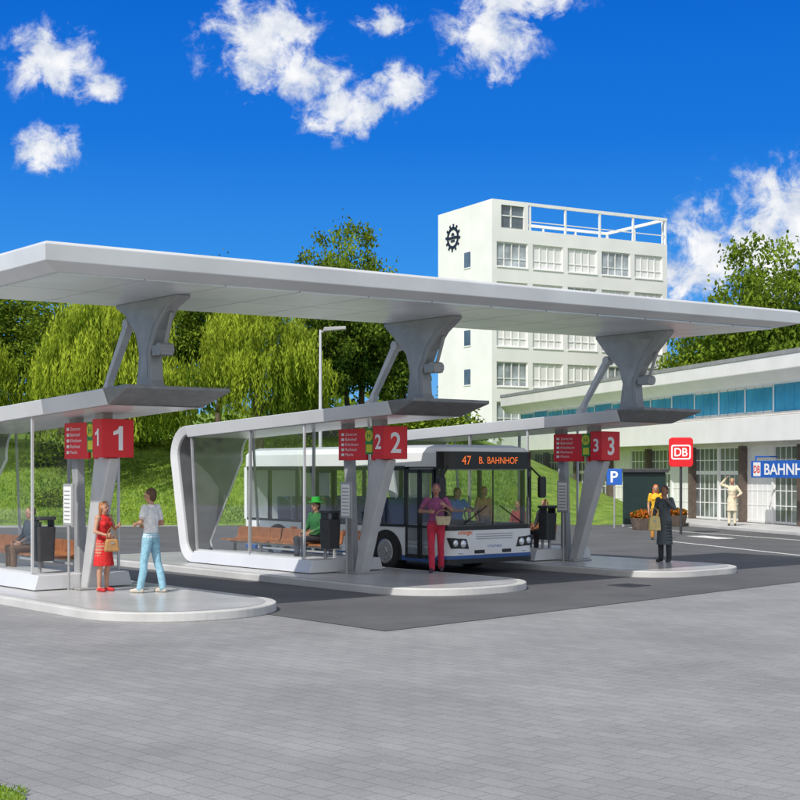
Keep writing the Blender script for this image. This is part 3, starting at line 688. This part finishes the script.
# ------------------------------------------------------------------ tower
TR=math.atan2(.49,.87)
T=thing('office_tower',(7.56,115,0),TR,'white seven-storey office tower with roof terrace frame','building')
b=B(); LW,DP=18.5,8.6
b.box(.3,LW-.02,.3,DP,0,22.0)
rows=[19.1-3.3*k for k in range(6)]; xs_=[.45+3.6*k for k in range(5)]; ww=3.1; wh=2.05
zs=[0]+[z for r in sorted(rows) for z in (r,r+wh)]+[22.3]
for k in range(0,len(zs),2): b.box(0,LW,0,.3,zs[k],zs[k+1])
for r in rows:
    edges=[0]+[e for x in xs_ for e in (x,x+ww)]+[LW]
    for k in range(0,len(edges),2): b.box(edges[k],edges[k+1],.004,.3,r,r+wh)
b.box(0,.3,.3,DP,0,22.3); b.box(.3,3.6,.3,5,22.0,24.6); b.box(0,.3,.3,DP,22.3,24.6); b.box(0,.9,0,.3,22.3,24.6); b.box(.9,3.6,0,.3,24.2,24.6); b.box(3.2,3.6,0,.3,22.3,24.2); b.box(LW-.3,LW-.02,.3,DP,22,22.3)
part(b,'wall',T,m_tow)
wb=B()
wb.box(0,ww,.16,.2,0,wh,1)
for k in range(5): x=k*(ww-.09)/4; wb.box(x,x+.09,.10,.16,.0,wh,0)
for k in range(4):
    x=k*(ww-.09)/4; wb.box(x+.09,x+(ww-.09)/4,.10,.16,0,.09,0); wb.box(x+.09,x+(ww-.09)/4,.10,.16,wh-.09,wh,0); wb.box(x+.09,x+(ww-.09)/4,.11,.16,.65,.71,0)
wb.box(-.02,ww+.02,-.06,.10,-.08,-.002,2)
wme=wb.mesh('window'); [wme.materials.append(m) for m in(m_white,m_lwin,m_tow)]
wme2=wme.copy(); wme2.materials.clear(); [wme2.materials.append(m) for m in(m_white,m_dwin,m_tow)]
for r in rows:
    for x in xs_: part(None,'window',T,None,loc=(x,0,r),me=wme if random.random()<.4 else wme2)
for r in rows:
    b=B(); b.box(-.02,.03,3.3,4.3,r+.3,r+1.6,0); b.box(-.05,-.02,3.25,4.35,r+.2,r+.3,1); part(b,'side_window',T,[m_dwin,m_white])
b=B(); b.box(.9,3.2,.2,.28,22.4,24.2,0); b.box(1.9,2.0,.12,.2,22.4,24.2,1); b.box(.9,3.2,.12,.2,23.3,23.4,1); part(b,'rooftop_opening',T,[m_dwin,m_white])
b=B()
for k in range(5): x=3.75+k*(LW-.2-3.75)/4; b.box(x,x+.16,.02,.18,22.3,24.35)
b.box(3.6,LW,0,.2,24.35,24.6); b.box(3.75,LW-.1,.06,.12,23.0,23.08)
for k in range(3): y=.4+k*(DP-.7)/2; b.box(LW-.2,LW-.04,y,y+.16,22.3,24.35)
b.box(LW-.2,LW,.2,DP,24.35,24.6); b.box(3.6,LW-.2,DP-.2,DP,24.35,24.6)
for k in range(5): x=3.75+k*(LW-.2-3.75)/4; b.box(x,x+.16,DP-.18,DP-.02,22.0,24.35)
part(b,'roof_terrace_frame',T,m_white)
b=B(); cy,cz_,gs=6.1,22.25,.82
for k in range(36):
    a0=2*math.pi*k/36;a1=2*math.pi*(k+1)/36
    q=lambda a,r:(-.06,cy+gs*r*math.cos(a),cz_+gs*r*math.sin(a))
    ro=1.15 if (k%3)!=0 else 1.45
    v1=[q(a0,.86),q(a1,.86),q(a1,ro),q(a0,ro)]; v2=[(p[0]+.05,p[1],p[2]) for p in v1]
    b.add(v1+v2,[(0,1,2,3),(7,6,5,4),(0,4,5,1),(1,5,6,2),(2,6,7,3),(3,7,4,0)])
b.prism([(cy-.62,cz_-.10),(cy+.62,cz_-.10),(cy+.62,cz_+.10),(cy-.62,cz_+.10)],-.07,-.01,'x')
b.prism([(cy-.35,cz_-.34),(cy+.35,cz_-.34),(cy+.25,cz_-.2),(cy-.25,cz_-.2)],-.07,-.01,'x'); b.prism([(cy-.25,cz_+.2),(cy+.25,cz_+.2),(cy+.1,cz_+.42),(cy-.1,cz_+.42)],-.07,-.01,'x')
part(b,'emblem',T,m_black)

# ------------------------------------------------------------------ station building
T=thing('station_building',SO,SROT,'low white railway station with blue clerestory windows','building')
SLn=48
b=B(); b.box(0,SLn,.4,14,0,6.0,0); b.box(0,SLn,.16,.4,3.3,3.5,0); b.box(0,SLn,.22,.4,4.5,4.62,0)
part(b,'wall',T,m_cream)
b=B(); b.prism([(-.85,6.80),(-.85,6.15),(-.45,5.72),(14.2,5.72),(14.2,6.80)],-.5,SLn+.5,'x'); part(b,'roof',T,m_white,.03)
b=B(); b.box(-.5,SLn+.5,-.88,-.85,6.70,6.86); part(b,'gutter',T,m_mid)
b=B(); b.box(-.3,SLn+.3,-.75,.155,3.5,4.3); b.box(-.3,SLn+.3,-.85,-.75,3.42,4.40); part(b,'porch_roof',T,m_white,.02)
bay=2.3; nb=int(SLn/bay)
wb=B(); wb.box(0,bay-.10,.30,.36,4.62,5.72,1)
for k in range(4): x=k*(bay-.10-.06)/3; wb.box(x,x+.06,.28,.30,4.62,5.72,0)
for k in range(3):
    x=k*(bay-.10-.06)/3; d=(bay-.10-.06)/3
    wb.box(x+.06,x+d,.28,.30,4.62,4.70,2); wb.box(x+.06,x+d,.28,.30,5.65,5.72,2)
cme=wb.mesh('clerestory_window'); [cme.materials.append(m) for m in(m_bframe,m_bwin,m_white)]
cme2=cme.copy(); cme2.materials.clear(); [cme2.materials.append(m) for m in(m_bframe,m_lwin,m_white)]
wb=B(); wb.box(0,bay-.14,.30,.36,.15,3.3,1)
NW=5
for k in range(NW+1): x=k*(bay-.14-.05)/NW; wb.box(x,x+.05,.285,.30,.15,3.3,0)
for k in range(NW):
    x=k*(bay-.14-.05)/NW; d=(bay-.14-.05)/NW
    for z,hh in((.15,.10),(.85,.04),(1.45,.04),(2.1,.16),(2.7,.04),(3.22,.08)): wb.box(x+.05,x+d,.285,.30,z,z+hh,0)
gme=wb.mesh('window'); [gme.materials.append(m) for m in(m_white,m_gwin)]
gme2=gme.copy(); gme2.materials.clear(); [gme2.materials.append(m) for m in(m_white,m_dwin)]
pb=B(); pb.box(0,.10,.27,.398,4.62,5.72); pme=pb.mesh('mullion'); pme.materials.append(m_white)
qb=B(); qb.box(0,.14,.22,.398,.131,3.3); qme=qb.mesh('pier'); qme.materials.append(m_white)
qb=B(); qb.box(-.06,.20,.02,.398,.131,3.3); qme2=qb.mesh('pier'); qme2.materials.append(m_brown)
for i in range(nb):
    part(None,'clerestory_window',T,None,loc=(i*bay+.10,0,0),me=cme if i%4!=1 else cme2); part(None,'mullion',T,None,loc=(i*bay,0,0),me=pme)
    part(None,'window',T,None,loc=(i*bay+.14,0,0),me=gme if i%3 else gme2); part(None,'pier',T,None,loc=(i*bay,0,0),me=qme2 if i%2==0 else qme)
xs0=30.6
s=thing('station_sign',SO+E*xs0+IN*(-1.0),SROT,'blue sign with white lettering on the station porch','sign')
b=B(); b.box(0,5.4,-.08,.0,2.00,2.66); b.box(.3,.36,-.06,-.02,2.65,2.8); b.box(5,5.06,-.06,-.02,2.65,2.8)
for x in(.3,5.0): b.box(x,x+.06,-.06,.9,2.8,2.85)
sp=part(b,'sign_board',s,m_blue,.01)
text('BAHNHOF','lettering',sp,m_wtxt,(3.0,-.085,2.33),FRONT,h=.44,w=3.9,bold=True)
b=B(); b.box(.2,.75,-.086,-.081,2.06,2.60); part(b,'symbol_panel',sp,m_wtxt); text('DB','lettering',sp,m_red,(.475,-.09,2.33),FRONT,h=.28,bold=True)

T=thing('station_pole_sign',(9.95,49.6,.012),R(-8),'red square sign with white letters on grey post','sign')
b=B(); b.prism(rrect(-.42,.42,2.4,3.44,.12,5),-.09,.09,'y'); sp=part(b,'sign_board',T,m_red,.01)
b=B(); b.cyl((0,.0,0),(0,.0,2.4),.05); part(b,'post',T,m_anth)
o=rrect(-.34,.34,2.66,3.18,.08,5); i=rrect(-.29,.29,2.71,3.13,.05,5); b=B()
vs=[(x,-.094,z) for x,z in o]+[(x,-.094,z) for x,z in i]; n=len(o); b.add(vs,[(k,(k+1)%n,n+(k+1)%n,n+k) for k in range(n)]); part(b,'logo_border',sp,m_wtxt)
text('DB','lettering',sp,m_wtxt,(0,-.096,2.92),FRONT,h=.30,w=.46,bold=True)
T=thing('parking_sign',(8.42,55,.012),R(-10),'blue parking sign with white letter on thin post','sign')
b=B(); b.box(-.30,.30,-.03,.0,1.70,2.34); sp=part(b,'sign_board',T,m_blue,.01); text('P','lettering',sp,m_wtxt,(0,-.034,2.02),FRONT,h=.44,bold=True)
b=B(); b.cyl((0,.03,0),(0,.03,2.3),.035); part(b,'post',T,m_mid)
T=thing('kiosk',(9.85,56.5,.0),R(-10),'dark green kiosk box with flat roof by the road','kiosk')
b=B(); b.box(-.85,.85,0,1.6,.1,2.2); part(b,'wall',T,m_green,.02)
b=B(); b.box(-.98,.98,-.15,1.75,2.2,2.36); part(b,'roof',T,m_anth,.02)
b=B(); b.box(-.88,.88,-.03,1.63,0,.1); part(b,'plinth',T,m_mid)
b=B(); b.box(-.70,-.08,-.02,-.003,.5,1.9); b.box(.08,.70,-.02,-.003,.5,1.9); part(b,'display_case',T,m_green)
for (x,y) in((9.3,53.6),(11.2,57.0)):
    T=thing('flower_planter',(x,y,.012),0,'round concrete planter with orange flowers','planter','planters in front of the station')
    b=B(); b.cyl((0,0,0),(0,0,.45),.38,.5,20); part(b,'pot',T,m_brown,.02)
    vs=[];fs=[];sh=[]
    for k in range(500):
        a=random.uniform(0,6.28);r=.48*math.sqrt(random.random());p=Vector((r*math.cos(a),r*math.sin(a),.45+random.random()*.3*(1.1-r)))
        d1=Vector((random.gauss(0,1),random.gauss(0,1),random.gauss(0,1))).normalized()*.05;d2=d1.orthogonal().normalized()*.05
        o_=len(vs);vs+=[p-d1-d2,p+d1-d2,p+d1+d2,p-d1+d2];fs.append((o_,o_+1,o_+2,o_+3));sh+=[random.random()]*4
    me=bpy.data.meshes.new('flowers');me.from_pydata(vs,[],fs);at=me.attributes.new('shade','FLOAT','POINT');at.data.foreach_set('value',sh)
    mf=bpy.data.materials.get('flower_petals') or leafmat('flower_petals',(.05,.12,.02),(.7,.16,.03)); me.materials.append(mf); link(bpy.data.objects.new('flowers',me),T)
T=thing('street_lamp',(-3.1,54.5,.008),0,'tall grey street lamp with flat head','street lamp')
b=B(); b.cyl((0,0,0),(0,0,7.75),.09,.05); b.cyl((0,0,0),(0,0,.6),.13); part(b,'post',T,m_metal)
b=B(); b.cyl((0,0,7.65),(.30,0,7.74),.04); b.prism([(.1,7.68),(1.0,7.76),(1.0,7.88),(.15,7.84)],-.18,.18,'y'); part(b,'lamp_head',T,m_mid,.02)

# ------------------------------------------------------------------ trees
def leaves_mesh(name,pts,size,shade,mat,droop=False):
    n=len(pts); pts=np.array(pts); sz=np.array(size).reshape(-1,1)
    d1=np.random.normal(size=(n,3)); 
    if droop: d1=d1*np.array([.35,.35,.2])+np.array([0,0,1.])
    d1/=np.linalg.norm(d1,axis=1,keepdims=True)
    r=np.random.normal(size=(n,3)); d2=np.cross(d1,r); d2/=np.linalg.norm(d2,axis=1,keepdims=True)
    w=.25 if droop else .55
    v=np.stack([pts-d1*sz,pts+d2*sz*w-d1*sz*.1,pts+d1*sz,pts-d2*sz*w-d1*sz*.1],1).reshape(-1,3)
    me=bpy.data.meshes.new(name); me.vertices.add(4*n); me.vertices.foreach_set('co',v.ravel())
    me.loops.add(4*n); me.loops.foreach_set('vertex_index',np.arange(4*n,dtype=np.int32)); me.polygons.add(n)
    me.polygons.foreach_set('loop_start',np.arange(0,4*n,4,dtype=np.int32)); me.polygons.foreach_set('loop_total',np.full(n,4,dtype=np.int32)); me.update(calc_edges=True)
    at=me.attributes.new('shade','FLOAT','POINT'); at.data.foreach_set('value',np.repeat(np.clip(shade,0,1),4).astype('f'))
    me.materials.append(mat); return me
def trunk_mesh(H,r,lim,spread):
    b=B(); p=Vector((0,0,-.3)); 
    prev=p;pr=r
    for k in range(1,7):
        q=Vector((random.gauss(0,.06)*k,random.gauss(0,.06)*k,H*.75*k/6)); rr=r*(1-.12*k); b.cyl(prev,q,pr,rr,10); prev=q;pr=rr
        if k>=2:
            for j in range(lim):
                a=random.uniform(0,6.28); L=spread*random.uniform(.5,.95)*(1.1-.1*k); e=q+Vector((math.cos(a)*L,math.sin(a)*L,L*random.uniform(.3,.8)))
                m=q.lerp(e,.5)+Vector((0,0,.2)); b.cyl(q,m,rr*.5,rr*.3,7); b.cyl(m,e,rr*.3,rr*.08,6)
    me=b.mesh('trunk'); me.materials.append(m_bark); return me
def broad(H,rad,nclump=240,nl=90,leaf=.16,mat=None):
    pts=[];sz=[];sh=[]
    c0=np.array([0,0,H*.60]); rz=H*.40
    lobes=[(np.random.normal(size=3)*np.array([rad*.38,rad*.38,rz*.38]),np.random.uniform(.5,.68)) for _ in range(11)]
    for _ in range(nclump):
        lo,lr=lobes[np.random.randint(len(lobes))]
        d=np.random.normal(size=3); d/=np.linalg.norm(d); c=c0+lo+d*np.array([rad,rad,rz])*lr*np.random.uniform(.5,1.0)
        if c[2]<H*.16: c[2]=H*.16+random.random()*.8
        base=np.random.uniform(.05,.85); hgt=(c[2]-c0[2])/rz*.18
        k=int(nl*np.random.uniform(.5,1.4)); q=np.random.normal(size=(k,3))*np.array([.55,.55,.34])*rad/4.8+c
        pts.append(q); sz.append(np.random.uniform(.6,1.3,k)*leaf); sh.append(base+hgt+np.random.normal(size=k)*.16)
    return leaves_mesh('crown',np.concatenate(pts),np.concatenate(sz),np.concatenate(sh),mat or m_leafd)
def willow(H,rad,nclump=60,mat=None):
    pts=[];sz=[];sh=[]
    for _ in range(nclump):
        a0=random.uniform(0,6.28); r0=rad*math.sqrt(random.random())*.95
        ctop=H*(1-.48*(r0/rad)**2)+random.uniform(-.7,.3); cr=random.uniform(.45,1.0); cL=random.uniform(.9,2.7)*(.7+.5*r0/rad); base=random.uniform(.1,.95)
        for _s in range(14):
            a=random.uniform(0,6.28); rr=cr*math.sqrt(random.random()); cx=r0*math.cos(a0)+rr*math.cos(a);cy=r0*math.sin(a0)+rr*math.sin(a)
            top=ctop-.5*(rr/cr)**2; L=min(cL*random.uniform(.6,1.2),top-1.7); n=int(L/.075)
            if n<3: continue
            t=np.linspace(0,1,n); wob=np.random.normal()*.15
            q=np.stack([cx+wob*t+np.random.normal(size=n)*.07,cy+wob*t+np.random.normal(size=n)*.07,top-t*L],1)
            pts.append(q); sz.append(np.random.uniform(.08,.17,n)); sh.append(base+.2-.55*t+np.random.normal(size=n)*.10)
    return leaves_mesh('crown',np.concatenate(pts),np.concatenate(sz),np.concatenate(sh),mat or m_leafw,True)
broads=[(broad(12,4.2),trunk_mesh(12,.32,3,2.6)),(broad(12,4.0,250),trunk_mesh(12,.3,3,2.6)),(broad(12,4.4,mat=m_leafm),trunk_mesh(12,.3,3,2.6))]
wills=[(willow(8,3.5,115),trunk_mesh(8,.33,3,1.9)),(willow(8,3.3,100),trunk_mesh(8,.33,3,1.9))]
def tree(kind,idx,x,y,top,label,grp,wscale=1.):
    src=(broads if kind=='b' else wills)[idx]; base=hillz(x,y)-.1; H0=12 if kind=='b' else 8
    sc=(top-base)/H0/(1.0 if kind=='w' else .98)
    T=thing('tree',(x,y,base),random.uniform(0,6.28),label,'tree',grp); T.scale=(sc*wscale,sc*wscale,sc)
    part(None,'trunk',T,None,me=src[1],smooth=True); part(None,'crown',T,None,me=src[0])
G='trees on the grassy bank'
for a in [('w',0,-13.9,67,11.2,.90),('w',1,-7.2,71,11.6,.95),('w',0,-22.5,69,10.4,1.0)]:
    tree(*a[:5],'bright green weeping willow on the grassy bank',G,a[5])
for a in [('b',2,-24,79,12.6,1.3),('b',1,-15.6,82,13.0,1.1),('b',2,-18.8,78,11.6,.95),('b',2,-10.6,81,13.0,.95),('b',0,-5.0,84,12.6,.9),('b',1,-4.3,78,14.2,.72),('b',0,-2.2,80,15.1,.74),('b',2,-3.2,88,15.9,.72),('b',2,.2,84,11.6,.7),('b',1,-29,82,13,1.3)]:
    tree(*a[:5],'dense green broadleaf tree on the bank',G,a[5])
G2='trees behind the station'
for a in [('b',2,27.8,110,17.4,.78),('b',0,33.5,106,18.0,.85),('b',1,26.0,119,14.0,.8),('b',2,31,122,17,.9),('b',0,40,112,18,1.)]:
    tree(*a[:5],'leafy green tree rising behind the station roof',G2,a[5])
bp=[];bs=[];bh=[]
for _ in range(40):
    d=np.random.normal(size=3);d/=np.linalg.norm(d);d[2]=abs(d[2]);c=d*np.array([1.2,1.0,.9])*np.random.uniform(.5,1)
    q=np.random.normal(size=(50,3))*.28+c; q[:,2]=np.abs(q[:,2]); bp.append(q);bs.append(np.random.uniform(.06,.14,50));bh.append(np.random.uniform(.1,.9)+np.random.normal(size=50)*.12)
bme=leaves_mesh('foliage',np.concatenate(bp),np.concatenate(bs),np.concatenate(bh),m_leafm)
for (x,y,s) in((-13.5,74,1.1),(-11,73,1.0),(-5.2,71,.9),(-3.5,74,1.4),(-17.5,70,1.1),(-1.2,74,1.3),(.8,76,1.5),(-6,77,1.5),(2.8,74,1.4),(-15.6,63,.7),(-8.6,63,.6)):
    T=thing('bush',(x,y,hillz(x,y)-.05),random.uniform(0,6.28),'low rounded green bush on the grassy bank','bush','bushes on the grassy bank'); T.scale=(s,s,s*.9)
    part(None,'foliage',T,None,me=bme)
    b=B(); b.cyl((0,0,-.1),(0,0,.6),.06,.03,6); part(b,'stem',T,m_bark)
n=30000; gx=np.random.uniform(-24,6,n); gy=np.random.uniform(58.6,74,n)
gz=np.array([hillz(a,b_) for a,b_ in zip(gx,gy)])
me=leaves_mesh('grass',np.stack([gx,gy,gz+.03],1),np.random.uniform(.05,.13,n),np.clip(.5+.35*np.sin(gx*.9+np.sin(gy*.7)*2)+np.random.normal(size=n)*.2,0,1),m_blade,True)
o=bpy.data.objects.new('grass',me);o['kind']='stuff';o['label']='uneven green meadow grass covering the bank';o['category']='grass';link(o)
pts=[];sz=[];sh=[]
for _ in range(700):
    ang=random.uniform(R(35),R(150)); rr=random.uniform(150,185); c=np.array([rr*math.cos(ang),rr*math.sin(ang),random.uniform(1,9)+random.random()*3])
    k=40; q=np.random.normal(size=(k,3))*np.array([2.4,2.4,1.4])+c; pts.append(q); sz.append(np.random.uniform(.4,.8,k)); sh.append(random.uniform(.1,.8)+np.random.normal(size=k)*.12)
me=leaves_mesh('wood',np.concatenate(pts),np.concatenate(sz),np.concatenate(sh),m_leafm); o=bpy.data.objects.new('wood',me); o['kind']='stuff'; o['label']='distant belt of green woodland'; o['category']='wood'; link(o)

# ------------------------------------------------------------------ light
sv=Vector((-.50,-.84,1.05)).normalized()
el=math.asin(sv.z); az=math.atan2(sv.x,sv.y)
L=bpy.data.lights.new('sun','SUN'); L.energy=3.9; L.angle=R(.5); L.color=(1,.96,.90)
lo=bpy.data.objects.new('sun',L); lo.rotation_euler=sv.to_track_quat('Z','Y').to_euler(); lo.location=(-20,-20,40); COL.objects.link(lo)
w=bpy.data.worlds.new('World'); scene.world=w; w.use_nodes=True; n=w.node_tree.nodes; l=w.node_tree.links; n.clear()
outp=n.new('ShaderNodeOutputWorld'); bg=n.new('ShaderNodeBackground'); l.new(bg.outputs[0],outp.inputs[0]); bg.inputs[1].default_value=.10
sky=n.new('ShaderNodeTexSky'); sky.sky_type='NISHITA'; sky.sun_disc=False; sky.sun_elevation=el; sky.sun_rotation=az; sky.altitude=200; sky.dust_density=.6; sky.ozone_density=2
tc=n.new('ShaderNodeTexCoord'); sep=n.new('ShaderNodeSeparateXYZ'); l.new(tc.outputs['Generated'],sep.inputs[0])
def math_(op,a=None,b_=None,c=None,clamp=False):
    x=n.new('ShaderNodeMath'); x.operation=op; x.use_clamp=clamp
    for i,v in enumerate((a,b_,c)):
        if v is None: continue
        if isinstance(v,(int,float)): x.inputs[i].default_value=v
        else: l.new(v,x.inputs[i])
    return x.outputs[0]
cr=n.new('ShaderNodeValToRGB'); l.new(sep.outputs[2],cr.inputs[0]); e=cr.color_ramp.elements
SK=10.
e[0].position=0; e[0].color=(.25,.52,.86,1); e[1].position=.33; e[1].color=(.004,.135,.64,1)
k=e.new(.07); k.color=(.12,.42,.88,1); k=e.new(.14); k.color=(.04,.29,.82,1); k=e.new(.23); k.color=(.010,.18,.72,1)
sc=n.new('ShaderNodeVectorMath'); sc.operation='SCALE'; sc.inputs['Scale'].default_value=SK; l.new(cr.outputs[0],sc.inputs[0])
mrz=n.new('ShaderNodeMapRange'); l.new(sep.outputs[2],mrz.inputs[0]); mrz.inputs[1].default_value=.34; mrz.inputs[2].default_value=.6
hz=n.new('ShaderNodeVectorMath'); hz.operation='MULTIPLY'; l.new(sky.outputs[0],hz.inputs[0]); hz.inputs[1].default_value=(3.4,2.4,1.5)
mxs=n.new('ShaderNodeMix'); mxs.data_type='RGBA'; l.new(mrz.outputs[0],mxs.inputs[0]); l.new(sc.outputs[0],mxs.inputs[6]); l.new(hz.outputs[0],mxs.inputs[7])
back=n.new('ShaderNodeMapRange'); l.new(sep.outputs[1],back.inputs[0]); back.inputs[1].default_value=.10; back.inputs[2].default_value=-.35
mxb=n.new('ShaderNodeMix'); mxb.data_type='RGBA'; l.new(math_('MULTIPLY',back.outputs[0],.85),mxb.inputs[0]); l.new(mxs.outputs[2],mxb.inputs[6]); mxb.inputs[7].default_value=(9.2,9.4,9.8,1)  # pale haze behind the camera, added as fill light
ysafe=math_('MAXIMUM',sep.outputs[1],.05)
sx=math_('DIVIDE',sep.outputs[0],ysafe); sz_=math_('DIVIDE',sep.outputs[2],ysafe)
comb=n.new('ShaderNodeCombineXYZ'); l.new(sx,comb.inputs[0]); l.new(sz_,comb.inputs[1])
n1=n.new('ShaderNodeTexNoise'); n1.inputs['Scale'].default_value=36; n1.inputs['Detail'].default_value=11; n1.inputs['Roughness'].default_value=.66; n1.inputs['Distortion'].default_value=.3; l.new(comb.outputs[0],n1.inputs['Vector'])
n3=n.new('ShaderNodeTexNoise'); n3.inputs['Scale'].default_value=45; n3.inputs['Detail'].default_value=7; l.new(comb.outputs[0],n3.inputs['Vector'])
clouds=[(50,62,56,46),(100,92,34,20),(45,148,42,30),(262,45,70,64),(305,75,50,34),(345,115,56,30),(398,85,46,28),(385,22,34,20),(490,40,56,52),(528,0,74,28),(715,255,74,48),(765,235,94,74),(800,225,74,80),(690,275,50,34),(780,280,80,46)]
acc=None
for (cx,cy,rx,ry) in clouds:
    su=n.new('ShaderNodeVectorMath'); su.operation='SUBTRACT'; l.new(comb.outputs[0],su.inputs[0]); su.inputs[1].default_value=((cx-400)/1400,(470-cy)/1400,0)
    mu=n.new('ShaderNodeVectorMath'); mu.operation='MULTIPLY'; l.new(su.outputs[0],mu.inputs[0]); mu.inputs[1].default_value=(1400/rx,1400/ry,0)
    le=n.new('ShaderNodeVectorMath'); le.operation='LENGTH'; l.new(mu.outputs[0],le.inputs[0])
    v=math_('SUBTRACT',1.,le.outputs['Value'])
    acc=v if acc is None else math_('MAXIMUM',acc,v)
nn=math_('MULTIPLY_ADD',n1.outputs['Fac'],3.6,-2.02)
dn=math_('ADD',math_('MULTIPLY',acc,1.2),nn)
dens=n.new('ShaderNodeMapRange'); dens.interpolation_type='SMOOTHSTEP'; l.new(dn,dens.inputs[0]); dens.inputs[1].default_value=-.15; dens.inputs[2].default_value=.70
inside=n.new('ShaderNodeMapRange'); l.new(acc,inside.inputs[0]); inside.inputs[1].default_value=-.25; inside.inputs[2].default_value=.25
front=math_('GREATER_THAN',sep.outputs[1],.06)
dmask=math_('MULTIPLY',math_('MULTIPLY',dens.outputs[0],inside.outputs[0]),front)
cs=n.new('ShaderNodeMapRange'); l.new(math_('ADD',n3.outputs['Fac'],math_('MULTIPLY',dn,.30)),cs.inputs[0]); cs.inputs[1].default_value=.42; cs.inputs[2].default_value=.88
cc=n.new('ShaderNodeMix'); cc.data_type='RGBA'; l.new(cs.outputs[0],cc.inputs[0]); cc.inputs[6].default_value=(5.2,6.0,7.6,1); cc.inputs[7].default_value=(9.6,9.7,9.9,1)
fin=n.new('ShaderNodeMix'); fin.data_type='RGBA'; l.new(dmask,fin.inputs[0]); l.new(mxb.outputs[2],fin.inputs[6]); l.new(cc.outputs[2],fin.inputs[7])
l.new(fin.outputs[2],bg.inputs[0])

# ------------------------------------------------------------------ camera
cam=bpy.data.cameras.new('camera'); cam.sensor_width=36; cam.lens=63; cam.shift_y=.0875; cam.clip_end=3000; cam.clip_start=.1
co=bpy.data.objects.new('camera',cam); co.location=(0,0,2.3); co.rotation_euler=(R(90),0,0); COL.objects.link(co); scene.camera=co
scene.view_settings.view_transform='Standard'; scene.view_settings.look='None'; scene.view_settings.exposure=0
